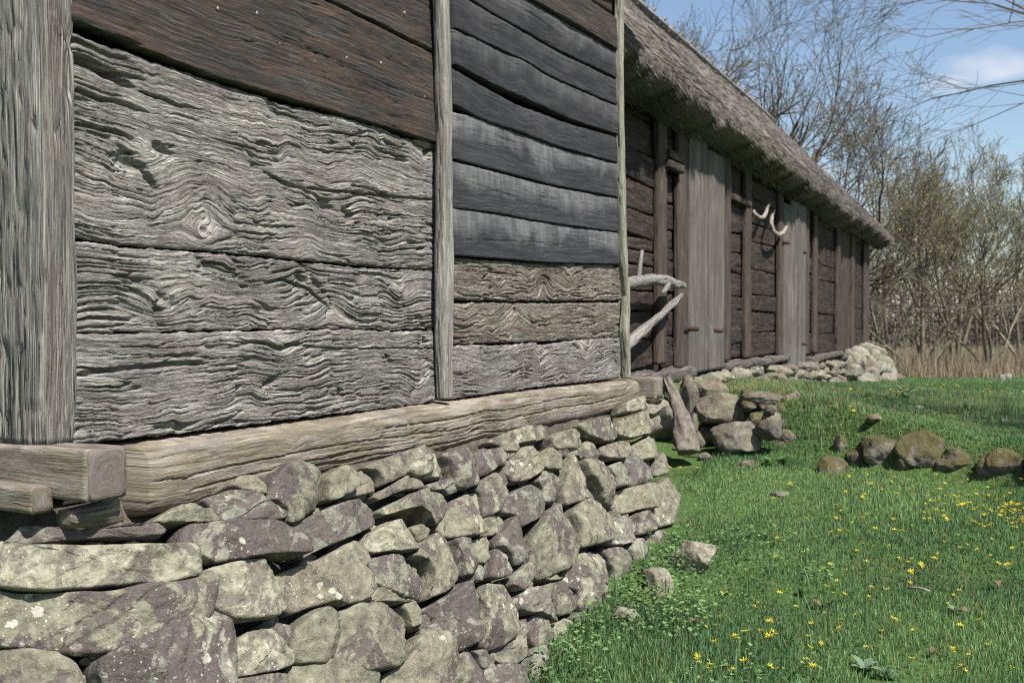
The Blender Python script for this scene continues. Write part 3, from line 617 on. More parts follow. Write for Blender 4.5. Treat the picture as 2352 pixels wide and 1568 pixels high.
# sill log along the front
sb = W([(288, 1196), (376, 1180), (470, 1150), (560, 1128), (728, 1088), (860, 1064), (984, 1042), (1073, 1016), (1124, 1012), (1244, 980), (1330, 966), (1415, 940), (1437, 925)])
st_ = W([(288, 1022), (350, 1012), (480, 996), (620, 978), (770, 957), (925, 934), (1060, 918), (1240, 893), (1350, 882), (1437, 871)])
sb = [(x, z + 0.01) for x, z in sb]
board('sill_log', sb, st_, near_map, M['sill'], store, 131, 0.035, 0.20, 0.0026, (0.010, 0.004), knots=[(3.2, 1.1, 0.03, 0.05), (4.6, 1.05, -0.03, 0.06)], bulge=0.085, edge=0.012, wav=0.003, ragged=0.003, coarse=0.7,
      cracks=[([(x, z + 0.118 - 0.002 * k) for k, (x, z) in enumerate(sb[:7])], 0.0026, 0.013), ([(x, z + 0.07) for (x, z) in sb[1:6]], 0.003, 0.012), ([(x, z + 0.15) for (x, z) in sb[5:11]], 0.0026, 0.013), ([(x, z + 0.10) for (x, z) in sb[6:12]], 0.003, 0.012), ([(x, z + 0.045) for (x, z) in sb[3:9]], 0.003, 0.012), ([(x, z + 0.19) for (x, z) in sb[8:13]], 0.003, 0.012)])
# cross beams at both corners, ends standing out
def crossbeam(name, x, zc, hw, hh, y0, y1, mat, seed, amp=0.0018):
    o = beam(name, [(x, y0, zc), (x + 0.01, (y0 + y1) / 2, zc), (x, y1, zc)], (hw, hh), mat, store, side=(1, 0, 0), n=72, step=0.022, sq=16, amp=amp, seed=seed, wob=0.002, coarse=0.8)
    return o
cl = on_wall(205, 1035, 0.24); cr = on_wall(290, 1028, 0.24); zb_ = on_wall(250, 1146, 0.24)[2]
xw = (cr[0] - cl[0]) / 2
crossbeam('cross_beam', (cl[0] + cr[0]) / 2, (cl[2] + zb_) / 2, xw, (cl[2] - zb_) / 2, -0.235, 1.9, M['sill'], 141)
# sawn end of that beam, a slab of end grain set 3 mm proud
def endgrain(x, y, zc, hw, hh, parent):
    n = 40; th = np.linspace(0, 2 * math.pi, n, endpoint=False); sq = 9.0
    rr = (np.abs(np.cos(th)) ** sq + np.abs(np.sin(th)) ** sq) ** (-1 / sq); rings = 14; V = []; gu = []; gv = []
    for k in range(rings):
        s = k / (rings - 1)
        for j, a in enumerate(th):
            rad = 0.0016 * (math.sin(a * 17 + 3 * math.sin(a * 5)) > 0.6) * s
            V.append((x + math.cos(a) * rr[j] * hw * s * 0.985, y - 0.004 + rad + 0.004 * s ** 10, zc + math.sin(a) * rr[j] * hh * s * 0.985)); gu.append(0.01 * math.sin(a) * s); gv.append(0.12 * s + 0.012 * math.sin(a * 3 + 1))
    for j, a in enumerate(th): V.append((x + math.cos(a) * rr[j] * hw * 0.97, y + 0.02, zc + math.sin(a) * rr[j] * hh * 0.97)); gu.append(0); gv.append(0)
    return mesh('end_grain', V, grid_faces(rings + 1, n, wrap=True), M['endgrain'], parent, {'gu': gu, 'gv': gv, 'er': np.zeros(len(V))})
endgrain((cl[0] + cr[0]) / 2, -0.237, (cl[2] + zb_) / 2, xw, (cl[2] - zb_) / 2, store)
beam('packing_board', [(cl[0] - 0.035, -0.10, zb_ + 0.005), (cl[0] - 0.035, 1.2, zb_ + 0.002)], (0.035, 0.036), M['sill'], store, side=(1, 0, 0), n=40, step=0.012, sq=9, amp=0.002, seed=150)
beam('sill_stub', [(cl[0] + 0.015, -0.13, zb_ - 0.055), (cl[0] + 0.12, -0.15, zb_ - 0.058), (cr[0] + 0.03, -0.15, zb_ - 0.05)], [(0.022, 0.05), (0.034, 0.05), (0.04, 0.05)], M['sill'], store, side=(0, 0, 1), n=36, step=0.01, sq=3, amp=0.004, seed=151, wob=0.006)
rr0 = on_wall(1500, 870, 0.22); zr = on_wall(1500, 917, 0.22)[2]
crossbeam('cross_beam', float(on_wall(1437, 890)[0]) + 0.07, (rr0[2] + zr) / 2, 0.068, (rr0[2] - zr) / 2, -0.215, 1.9, M['sill'], 143)
# added light-blocking panel, then hidden sides and roof that close the building
def slab(name, corners, thick, mat, parent):     # quad with thickness
    c = np.asarray(corners, float); n = np.cross(c[1] - c[0], c[3] - c[0]); n /= np.linalg.norm(n)
    V = np.concatenate([c, c + n * thick]); F = np.array([[3, 2, 1, 0], [4, 5, 6, 7], [0, 1, 5, 4], [1, 2, 6, 5], [2, 3, 7, 6], [3, 0, 4, 7]])
    return mesh(name, V, F, mat, parent, {'gu': V[:, 0] + V[:, 1], 'gv': V[:, 2], 'er': V[:, 0] * 0}, smooth=False)
slab('light_block_panel', [(2.35, 0.16, 1.0), (6.88, 0.16, 1.0), (6.88, 0.16, 4.25), (2.35, 0.16, 4.25)], 0.04, M['inner'], store)  # added behind the planks to block light and keep their gaps dark
slab('rear_wall', [(2.2, 4.4, 1.0), (7.0, 4.4, 1.0), (7.0, 4.4, 4.25), (2.2, 4.4, 4.25)], 0.05, M['barn'], store)
gl = [1.20, 1.52, 1.80, 2.28, 2.66, 3.05, 3.45, 3.85, 4.25]
for k in range(8):
    for xx, sg in ((2.15, -1), (6.95, 1)):
        fm = (lambda a, o, z, xx=xx, sg=sg: np.stack([xx + sg * o, a, z], -1))
        if sg < 0:
            board('plank', [(0.27, gl[k]), (4.4, gl[k])], [(0.27, gl[k + 1] - 0.012), (4.4, gl[k + 1] - 0.012)], (lambda a, o, z: np.stack([2.15 - o, 4.67 - a, z], -1)), M['oak'], store, 160 + k, 0.0, 0.05, 0.003, (0.09, 0.03))
        else:
            board('plank', [(0.06, gl[k]), (4.4, gl[k])], [(0.06, gl[k + 1] - 0.012), (4.4, gl[k + 1] - 0.012)], (lambda a, o, z: np.stack([6.93 + o, a, z], -1)), M['oak'], store, 170 + k, 0.0, 0.05, 0.003, (0.09, 0.03))

# ------------------------------------------------------------------ dry stone foundation
found = empty('stone_foundation', (4.5, 0.0, 0.0), 'tall dry stone foundation of lichen-covered fieldstones under the near timber building', 'stone wall')
def build_core():
    zs = np.linspace(-0.25, 0.99, 34); n = 260; V = []
    th = np.linspace(0, 1, n, endpoint=False)
    xa, xb, yf, yb = 2.06, 6.98, -0.19, 4.6
    base = []
    cx, cy = (xa + xb) / 2, (yf + yb) / 2
    for z in zs:
        off = F_BAT * (F_TOP - z) - 0.11
        a, b = (xb - xa) / 2 + off, (yb - yf) / 2 + off
        per = 2 * math.pi * th; sq = 9.0
        r = (np.abs(np.cos(per)) ** sq + np.abs(np.sin(per)) ** sq) ** (-1 / sq)
        p = np.stack([cx + a * r * np.cos(per), cy + b * r * np.sin(per), np.full(n, z)], -1)
        base.append(p)
    P = np.array(base); d = fbm3(P, 6.0, 4, 5) * 0.05
    dirs = P - np.array([cx, cy, 0]); dirs[..., 2] = 0; dirs /= np.linalg.norm(dirs, axis=-1)[..., None]
    P = P + dirs * d[..., None]
    V = np.concatenate([P.reshape(-1, 3), [[cx, cy, 0.99]]]); F = grid_faces(len(zs), n, wrap=True)
    T = np.array([[(len(zs) - 1) * n + j, (len(zs) - 1) * n + (j + 1) % n, len(zs) * n] for j in range(n)])
    mesh('rubble_core', V, [F, T], M['soil'], found)
build_core()

def za(p): return [(x * 0.34179, (1348 + y / 2.24) * 0.765625) for x, y in p]
def zbb(p): return [((1000 + x / 2.24) * 0.765625, (1348 + y / 2.24) * 0.765625) for x, y in p]
def zc(p): return [((1000 + x / 2.24) * 0.765625, (680 + y / 2.24) * 0.765625) for x, y in p]
STONES = []
def A(m, *p): STONES.append((m, za(p)))
def B(m, *p): STONES.append((m, zbb(p)))
def C(m, *p): STONES.append((m, zc(p)))
s_, pu, pn, cm_ = 'stone', 'stone_purple', 'stone_plain', 'stone_cream'
A(s_, (60, 645), (140, 590), (200, 515), (330, 505), (470, 530), (560, 550), (700, 505), (850, 495), (1090, 510), (1140, 560), (1130, 590), (900, 590), (560, 605), (330, 625), (200, 645))
A(cm_, (-260, 660), (0, 660), (300, 650), (620, 630), (900, 618), (1200, 620), (1250, 660), (1265, 840), (1200, 850), (1050, 880), (900, 870), (750, 890), (560, 920), (330, 940), (150, 965), (-260, 970))
A(pu, (-280, 1010), (0, 1000), (400, 970), (640, 965), (850, 910), (1080, 900), (1300, 850), (1365, 900), (1360, 1000), (1330, 1150), (1180, 1190), (1000, 1260), (820, 1350), (600, 1380), (380, 1390), (150, 1380), (-280, 1370))
A(s_, (-280, 1390), (100, 1378), (260, 1395), (380, 1470), (430, 1560), (500, 1700), (480, 1800), (-280, 1800))
A(pu, (600, 1500), (720, 1430), (900, 1350), (1080, 1260), (1250, 1180), (1400, 1150), (1500, 1200), (1560, 1300), (1570, 1450), (1560, 1620), (1480, 1740), (700, 1740), (590, 1600))
A(cm_, (1290, 850), (1400, 800), (1560, 755), (1700, 755), (1780, 830), (1900, 920), (1955, 1010), (1920, 1080), (1800, 1140), (1650, 1160), (1520, 1160), (1400, 1060), (1360, 960))
A(pu, (1260, 560), (1300, 500), (1420, 490), (1600, 500), (1800, 500), (1980, 560), (2030, 640), (2030, 720), (1900, 720), (1750, 730), (1600, 750), (1480, 750), (1430, 720), (1270, 690), (1250, 620))
A(pn, (1000, 490), (1150, 390), (1230, 375), (1400, 400), (1470, 450), (1480, 485), (1300, 500), (1080, 490))
A(s_, (1350, 330), (1500, 290), (1640, 300), (1780, 340), (1900, 400), (1910, 450), (1820, 495), (1620, 500), (1480, 480), (1400, 400))
A(pu, (1770, 330), (1800, 200), (1900, 80), (2000, 60), (2110, 90), (2150, 200), (2160, 330), (2120, 400), (2000, 470), (1920, 490), (1900, 400), (1820, 340))
A(pn, (1530, 240), (1580, 180), (1700, 190), (1760, 230), (1775, 300), (1700, 310), (1620, 295))
A(pn, (1960, 1200), (2050, 1120), (2130, 1070), (2200, 1090), (2260, 1200), (2250, 1330), (2210, 1400), (2150, 1455), (1990, 1440), (1950, 1380), (1945, 1280))
A(cm_, (1575, 1290), (1680, 1220), (1780, 1220), (1860, 1270), (1920, 1350), (1980, 1390), (1970, 1450), (1800, 1510), (1650, 1530), (1570, 1530), (1590, 1420))
A(s_, (1750, 1190), (1850, 1165), (1950, 1180), (1960, 1250), (1940, 1340), (1860, 1275), (1790, 1220))
A(s_, (1720, 755), (1830, 770), (1835, 800), (1780, 825), (1740, 800))
A(s_, (1350, 1050), (1420, 1075), (1510, 1150), (1490, 1190), (1380, 1140), (1340, 1090))
A(s_, (1560, 1545), (1700, 1530), (1930, 1500), (1920, 1640), (1740, 1700), (1580, 1700))
B(pn, (-90, 200), (-10, 130), (50, 120), (110, 150), (115, 260), (60, 310), (-20, 355), (-80, 360))
B(pn, (115, 150), (250, 140), (290, 200), (295, 280), (180, 310), (80, 325), (120, 260))
B(s_, (-320, 515), (-130, 420), (0, 365), (190, 310), (280, 390), (300, 490), (180, 545), (20, 610), (-60, 640), (-200, 725), (-205, 640), (-250, 560))
B(pu, (-440, 830), (-330, 790), (-150, 730), (0, 640), (90, 600), (165, 660), (180, 740), (120, 790), (170, 850), (195, 940), (150, 1000), (60, 1035), (0, 1050), (-60, 1015), (-160, 1040), (-290, 1090), (-340, 1000), (-420, 900))
B(pn, (-260, 1480), (-40, 1455), (0, 1470), (60, 1500), (240, 1510), (285, 1568), (260, 1720), (-300, 1720), (-300, 1600))
B(s_, (0, 1100), (100, 1045), (250, 1035), (420, 1060), (490, 1120), (505, 1250), (490, 1350), (420, 1430), (380, 1475), (200, 1490), (80, 1480), (0, 1440), (-30, 1380), (20, 1250), (10, 1170))
B(s_, (150, 130), (260, 80), (400, 30), (450, 20), (490, 90), (480, 150), (400, 200), (300, 250), (290, 200), (250, 145))
B(cm_, (480, 20), (560, -20), (620, 5), (650, 80), (660, 140), (600, 170), (540, 190), (482, 150), (492, 90))
B(cm_, (640, 30), (700, 60), (740, 130), (740, 200), (600, 205), (560, 190), (660, 150))
B(pu, (685, 30), (800, -5), (900, 0), (940, 80), (950, 180), (940, 230), (860, 270), (780, 250), (752, 180), (725, 100))
B(pu, (930, 25), (1000, -15), (1060, 15), (1080, 80), (1070, 130), (1000, 180), (960, 180), (945, 100))
B(s_, (1080, -5), (1140, -25), (1150, 60), (1140, 100), (1090, 110), (1082, 60))
B(s_, (1155, -5), (1200, -15), (1205, 40), (1155, 75))
B(s_, (240, 320), (330, 260), (440, 185), (560, 200), (600, 250), (560, 260), (400, 290), (290, 345))
B(pu, (290, 400), (380, 350), (480, 300), (560, 270), (700, 290), (745, 350), (740, 420), (680, 490), (620, 515), (570, 440), (500, 400), (400, 410), (310, 440))
B(s_, (600, 240), (690, 215), (780, 215), (830, 240), (800, 290), (740, 315), (700, 280), (610, 270))
B(pu, (1150, 100), (1220, 15), (1280, -25), (1400, -5), (1420, 80), (1380, 150), (1280, 210), (1210, 220), (1170, 160))
B(s_, (950, 210), (1060, 150), (1140, 140), (1180, 190), (1160, 260), (1110, 310), (1090, 400), (1040, 440), (1000, 440), (980, 300), (945, 260))
B(s_, (720, 430), (760, 350), (850, 310), (960, 280), (990, 350), (1000, 480), (990, 560), (920, 590), (800, 590), (740, 570), (710, 500))
B(s_, (1000, 455), (1080, 420), (1150, 440), (1150, 500), (1110, 550), (1050, 580), (1000, 565))
B(s_, (1095, 340), (1200, 260), (1330, 220), (1390, 260), (1410, 370), (1390, 430), (1300, 480), (1230, 520), (1200, 450), (1100, 410))
B(s_, (1335, 210), (1400, 130), (1480, 170), (1530, 260), (1540, 320), (1440, 355), (1405, 350), (1390, 260))
B(pn, (1420, -20), (1540, -50), (1535, 60), (1520, 130), (1440, 90), (1410, 90))
B(s_, (1545, 50), (1590, 60), (1610, 160), (1650, 250), (1640, 360), (1570, 380), (1545, 310), (1530, 180))
B(pu, (1610, 80), (1700, 60), (1800, 110), (1850, 230), (1880, 370), (1780, 370), (1745, 330), (1700, 250), (1650, 190))
B(pn, (1810, 120), (1900, 85), (1970, 100), (1995, 200), (1960, 240), (1870, 260), (1850, 200))
B(s_, (1910, 90), (1990, 30), (2060, 80), (2150, 70), (2155, 200), (2080, 230), (2005, 250), (1995, 150))
B(s_, (1885, 290), (1950, 265), (2110, 235), (2155, 290), (2150, 400), (2060, 410), (1930, 430), (1880, 370))
B(cm_, (1640, 225), (1700, 270), (1755, 330), (1740, 352), (1665, 315), (1640, 270))
B(s_, (1070, 600), (1130, 520), (1180, 460), (1220, 520), (1240, 620), (1255, 750), (1180, 800), (1135, 720), (1080, 660))
B(pu, (1335, 520), (1390, 420), (1500, 370), (1540, 340), (1570, 450), (1600, 600), (1600, 720), (1570, 790), (1480, 830), (1400, 870), (1345, 820), (1325, 720), (1315, 600))
B(pu, (1560, 400), (1650, 330), (1740, 360), (1790, 450), (1815, 580), (1800, 620), (1700, 650), (1620, 660), (1610, 550))
B(s_, (1810, 480), (1860, 405), (1930, 440), (1920, 475), (1830, 490))
B(cm_, (1820, 515), (1900, 450), (2000, 460), (2030, 520), (1990, 600), (1920, 650), (1830, 640), (1815, 580))
B(s_, (2005, 435), (2120, 412), (2160, 480), (2130, 550), (2035, 580), (2030, 510))
B(pu, (2160, 260), (2230, 180), (2280, 230), (2290, 350), (2280, 500), (2200, 525), (2165, 440), (2155, 330))
B(pu, (2110, 570), (2200, 535), (2290, 545), (2270, 640), (2230, 710), (2120, 740), (2100, 650))
B(cm_, (1950, 660), (2010, 595), (2090, 600), (2108, 700), (2080, 750), (2010, 770), (1975, 710))
B(pu, (540, 650), (640, 580), (740, 590), (800, 720), (830, 830), (800, 910), (690, 980), (560, 1040), (610, 960), (622, 850), (570, 750), (495, 735))
B(pu, (130, 790), (190, 730), (300, 710), (430, 710), (540, 760), (610, 850), (610, 950), (570, 1010), (500, 1000), (380, 980), (260, 920), (190, 890))
B(cm_, (180, 690), (230, 560), (330, 500), (410, 470), (500, 560), (530, 630), (510, 690), (400, 700), (250, 700))
B(pn, (470, 530), (540, 515), (600, 550), (600, 590), (540, 630), (510, 590))
B(s_, (760, 610), (860, 590), (880, 680), (930, 760), (940, 830), (850, 860), (835, 780), (795, 690))
B(s_, (885, 620), (1000, 590), (1060, 590), (1055, 660), (1010, 770), (945, 750), (895, 690))
B(pu, (1000, 880), (1020, 780), (1062, 665), (1120, 740), (1170, 850), (1080, 880))
B(pn, (945, 765), (1005, 785), (992, 880), (960, 880))
B(s_, (1245, 640), (1310, 590), (1310, 700), (1262, 750))
B(s_, (1180, 850), (1240, 780), (1325, 745), (1340, 820), (1280, 900), (1220, 960), (1165, 910))
B(pu, (580, 1070), (700, 985), (840, 885), (945, 880), (965, 960), (975, 1100), (985, 1240), (900, 1300), (820, 1360), (700, 1300), (600, 1250), (575, 1210), (660, 1150))
B(pu, (970, 960), (1000, 895), (1150, 890), (1200, 960), (1215, 1100), (1210, 1220), (1130, 1310), (1060, 1340), (995, 1310), (992, 1150))
B(cm_, (1215, 1000), (1240, 940), (1340, 930), (1410, 990), (1460, 1060), (1500, 1150), (1440, 1155), (1330, 1105), (1270, 1115), (1225, 1080))
B(pu, (1405, 905), (1530, 880), (1635, 935), (1635, 1060), (1530, 1110), (1505, 1090), (1465, 1010), (1415, 955))
B(pu, (1605, 685), (1755, 655), (1845, 780), (1865, 900), (1855, 1050), (1815, 1090), (1685, 1070), (1650, 1000), (1645, 930), (1570, 870), (1565, 800))
B(s_, (1770, 660), (1880, 650), (1990, 690), (2000, 790), (1950, 870), (1890, 910), (1862, 800))
B(s_, (1420, 870), (1460, 842), (1540, 860), (1500, 882))
B(s_, (1290, 1125), (1340, 1115), (1440, 1165), (1480, 1200), (1470, 1330), (1440, 1390), (1360, 1340), (1312, 1250))
B(cm_, (1490, 1175), (1540, 1135), (1640, 1200), (1660, 1270), (1600, 1310), (1500, 1310))
B(s_, (1565, 1120), (1640, 1075), (1790, 1090), (1810, 1180), (1760, 1265), (1690, 1240), (1650, 1185))
B(s_, (1812, 1110), (1870, 1100), (1870, 1200), (1805, 1240))
B(s_, (1645, 1250), (1740, 1270), (1730, 1330), (1620, 1340))
B(pu, (1230, 1150), (1300, 1135), (1302, 1200), (1240, 1280), (1192, 1260))
B(s_, (1080, 1340), (1180, 1265), (1290, 1225), (1308, 1310), (1290, 1400), (1200, 1450), (1090, 1400))
B(s_, (1460, 1375), (1530, 1335), (1640, 1360), (1600, 1480), (1480, 1500), (1452, 1430))
B(pn, (1312, 1355), (1380, 1345), (1450, 1400), (1470, 1520), (1440, 1640), (1300, 1640), (1265, 1450))
B(s_, (885, 1345), (985, 1345), (995, 1400), (990, 1480), (960, 1460), (925, 1390))
B(cm_, (1005, 1372), (1080, 1372), (1100, 1420), (1060, 1480), (1005, 1470))
B(pu, (300, 1568), (400, 1470), (480, 1330), (560, 1270), (680, 1290), (790, 1380), (800, 1450), (745, 1560), (700, 1700), (290, 1720))
B(pu, (815, 1385), (870, 1370), (945, 1430), (985, 1560), (960, 1700), (755, 1700))
B(s_, (1000, 1495), (1100, 1455), (1245, 1465), (1265, 1560), (1260, 1680), (995, 1680))
B(s_, (450, 1040), (520, 1018), (578, 1080), (580, 1160), (530, 1190), (495, 1120))
B(pu, (590, 1110), (650, 1100), (660, 1150), (600, 1215), (565, 1195))
B(cm_, (2000, 795), (2090, 765), (2150, 830), (2090, 920), (2040, 900), (2005, 850))
B(s_, (150, 1030), (190, 905), (300, 955), (440, 1003), (560, 1022), (440, 1040), (300, 1035))
B(s_, (1880, 950), (1960, 890), (2030, 920), (2060, 980), (1990, 1040), (1900, 1060))
C(s_, (1030, 1440), (1150, 1380), (1300, 1340), (1420, 1320), (1440, 1360), (1430, 1420), (1300, 1450), (1150, 1480))
C(s_, (1440, 1395), (1560, 1370), (1640, 1420), (1650, 1470), (1580, 1510), (1480, 1490))
C(pu, (1600, 1330), (1700, 1310), (1840, 1290), (1900, 1320), (1910, 1400), (1880, 1440), (1780, 1450), (1700, 1420), (1640, 1390))
C(s_, (1912, 1300), (2000, 1280), (2080, 1260), (2130, 1290), (2150, 1340), (2080, 1410), (2000, 1420), (1930, 1400))
C(cm_, (1965, 1190), (2000, 1165), (2070, 1155), (2115, 1190), (2110, 1230), (2040, 1250), (1970, 1250))
C(pn, (2118, 1180), (2180, 1165), (2185, 1210), (2120, 1230))
C(pn, (2120, 1242), (2180, 1235), (2185, 1310), (2140, 1300))
C(s_, (1785, 1480), (1880, 1452), (2000, 1440), (2030, 1500), (1980, 1550), (1860, 1575), (1795, 1545))
C(cm_, (2050, 1450), (2120, 1400), (2180, 1420), (2200, 1500), (2150, 1560), (2060, 1560), (2035, 1500))
C(s_, (1665, 1440), (1760, 1475), (1785, 1530), (1750, 1572), (1665, 1560))
C(s_, (1125, 1475), (1200, 1470), (1240, 1500), (1190, 1522), (1130, 1512))
C(pn, (2220, 1400), (2255, 1340), (2280, 1400), (2275, 1560), (2235, 1580))
C(pn, (2130, 1315), (2200, 1335), (2220, 1400), (2185, 1420), (2125, 1390))
C(pn, (2160, 1570), (2210, 1500), (2235, 1590), (2225, 1660), (2165, 1670))
C(s_, (1450, 1500), (1530, 1500), (1655, 1480), (1660, 1560), (1600, 1545), (1545, 1550))
C(s_, (1000, 1500), (1110, 1480), (1110, 1500), (1060, 1520))

def chaikin(P, k=1, w=0.2):
    for _ in range(k):
        Q = np.roll(P, -1, 0); P = np.stack([P * (1 - w) + Q * w, P * w + Q * (1 - w)], 1).reshape(-1, P.shape[1])
    return P
def resample(P, n):
    Q = np.concatenate([P, P[:1]]); d = np.concatenate([[0], np.cumsum(np.linalg.norm(np.diff(Q, axis=0), axis=1))])
    t = np.linspace(0, d[-1], n, endpoint=False)
    return np.stack([np.interp(t, d, Q[:, k]) for k in range(P.shape[1])], -1)
def stone_on(outline3, nrm, mat, parent, seed, name='stone', proud=None, kback=0.16, res=0.010):
    rg = np.random.default_rng(seed)
    c = outline3.mean(0); n = nrm / np.linalg.norm(nrm)
    t1 = np.cross([0, 0, 1.0], n); t1 /= np.linalg.norm(t1); t2 = np.cross(n, t1)
    q = np.stack([(outline3 - c) @ t1, (outline3 - c) @ t2], -1)
    per = np.sum(np.linalg.norm(np.roll(q, -1, 0) - q, axis=1)); K_ = int(np.clip(per / res, 26, 90))
    q = resample(chaikin(q, 1, 0.12), K_) * 1.0
    q = q - q.mean(0); area = 0.5 * abs(np.sum(q[:, 0] * np.roll(q[:, 1], -1) - q[:, 1] * np.roll(q[:, 0], -1))); R = math.sqrt(area / math.pi)
    ang = np.arctan2(q[:, 1], q[:, 0]); q = q * (1 + 0.035 * fbm2(ang * 3.0 + seed, ang * 0, 3, seed % 91))[:, None]
    nr = int(np.clip(R / res * 1.1, 7, 24)); rho = np.append(np.linspace(0, 0.965, nr - 1), 1.0)
    P = q[None] * rho[:, None, None]; Pn = P / R                         # rings x K x 2
    hb = min(0.060, 0.36 * R)
    g0 = rg.normal(0, 0.26, 2)
    face = 1.0 + g0[0] * Pn[..., 0] + g0[1] * Pn[..., 1]
    for k in range(7):                                                   # broken facets round a flat main face
        a = rg.uniform(0, 6.28); gr = rg.uniform(0.5, 2.6); st0 = rg.uniform(0.25, 0.95)
        face = np.minimum(face, 1.12 + 0.5 * (g0[0] * Pn[..., 0] + g0[1] * Pn[..., 1]) - gr * (Pn[..., 0] * math.cos(a) + Pn[..., 1] * math.sin(a) - st0))
    h = hb * (0.15 + 0.85 * np.clip(face, -0.35, 1.5))
    h = h - hb * 0.20 * (rho[:, None] >= 0.999)
    if proud is None: proud = rg.uniform(-0.015, 0.03)
    X3 = c + t1 * P[..., :1] + t2 * P[..., 1:2] + n * (h + proud)[..., None]
    la = rg.uniform(0, 3.14); lay = X3 @ (t2 * math.cos(la) + t1 * math.sin(la))
    tt = lay * rg.uniform(14, 30) + fbm3(X3, 5.0, 2, seed % 50 + 8) * 1.2
    nz = fbm3(X3, 8.0, 3, seed % 50) * 0.004 + fbm3(X3, 30.0, 3, seed % 50 + 3) * 0.006 + (tt - np.floor(tt) - 0.5) * rg.uniform(0.003, 0.011)
    nz = nz - np.abs(fbm3(X3, 14.0, 3, seed % 50 + 6)) * 0.010
    X3 = X3 + n * nz[..., None]
    rings = [X3]; hl = h[-1] + nz[-1]
    for s, dp in ((1.0, 0.010), (0.995, 0.035), (0.97, 0.07), (0.91, 0.11), (0.78, kback)):
        Y3 = c + t1 * (q[:, :1] * s) + t2 * (q[:, 1:2] * s) + n * (proud + np.minimum(hl, 0.03) - dp)[:, None]
        Y3 = Y3 + (fbm3(Y3, 12.0, 3, seed % 50 + 9) * 0.010 * min(1, dp / 0.03))[:, None] * (Y3 - c) / (np.linalg.norm(Y3 - c, axis=1)[:, None] + 1e-6)
        if dp < 0.02: Y3 = c + t1 * (q[:, :1] * s) + t2 * (q[:, 1:2] * s) + n * (proud + hl - dp)[:, None]
        rings.append(Y3[None])
    V = np.concatenate(rings).reshape(-1, 3); m = len(V) // K_
    V = np.concatenate([V, [c - n * kback]])
    F = grid_faces(m, K_, wrap=True)[:, ::-1]; T = np.array([[(m - 1) * K_ + j, m * K_, (m - 1) * K_ + (j + 1) % K_] for j in range(K_)])
    # winding: polygon direction decides
    if np.sum(q[:, 0] * np.roll(q[:, 1], -1) - q[:, 1] * np.roll(q[:, 0], -1)) > 0: F = F[:, ::-1]; T = T[:, ::-1]
    return mesh(name, V, [F, T], M[mat], parent)
def found_n(p):
    e = 1e-3; g = np.array([found_f(p + d) - found_f(p - d) for d in np.eye(3) * e]); return g / np.linalg.norm(g)
for k, (mt, poly) in enumerate(STONES):
    pts = [on_found(x, y) for x, y in poly]
    pts = [p for p in pts if p is not None]
    if len(pts) < 4: continue
    pts = np.array(pts); nn = found_n(pts.mean(0))
    stone_on(pts, nn, mt, found, 500 + k)
# small chinking stones set back in the joints
rgc = np.random.default_rng(123); nch = 0
while nch < 150:
    px, py = rgc.uniform(150, 1545), rgc.uniform(1000, 1568)
    p = on_found(px, py)
    if p is None or p[2] > 0.93 or p[2] < 0.05: continue
    nn = found_n(p); t1 = np.cross([0, 0, 1.0], nn); t1 /= np.linalg.norm(t1); t2 = np.cross(nn, t1); r1, r2 = rgc.uniform(0.03, 0.07), rgc.uniform(0.018, 0.035); th = np.linspace(0, 6.283, 7, endpoint=False) + rgc.uniform(0, 1)
    stone_on(p + np.outer(np.cos(th) * r1 * rgc.uniform(0.75, 1.1, 7), t1) + np.outer(np.sin(th) * r2 * rgc.uniform(0.75, 1.1, 7), t2), nn, rgc.choice(['stone', 'stone_plain', 'stone_purple']), found, 2000 + nch, proud=-0.045, kback=0.10, res=0.016); nch += 1
# stones of the hidden gable side, for the corner seen from further left
rg = np.random.default_rng(90)
for row in range(5):
    y = 0.55 + rg.uniform(0, 0.2)
    while y < 4.2:
        w = rg.uniform(0.25, 0.5); z = 0.10 + row * 0.19; x = 2.06 - F_BAT * (F_TOP - z); hh = rg.uniform(0.075, 0.09)
        a = np.linspace(0, 6.283, 9, endpoint=False)
        P = np.stack([np.full(9, x), y + w / 2 + np.sign(np.cos(a)) * np.abs(np.cos(a)) ** 0.5 * w * 0.48, z + np.sign(np.sin(a)) * np.abs(np.sin(a)) ** 0.5 * hh * rg.uniform(0.9, 1.05, 9)], -1)
        stone_on(P, np.array([-1, 0, 0.35]), rg.choice(['stone', 'stone_purple', 'stone_plain']), found, 900 + row * 30 + int(y * 10), res=0.03)
        y += w + 0.02

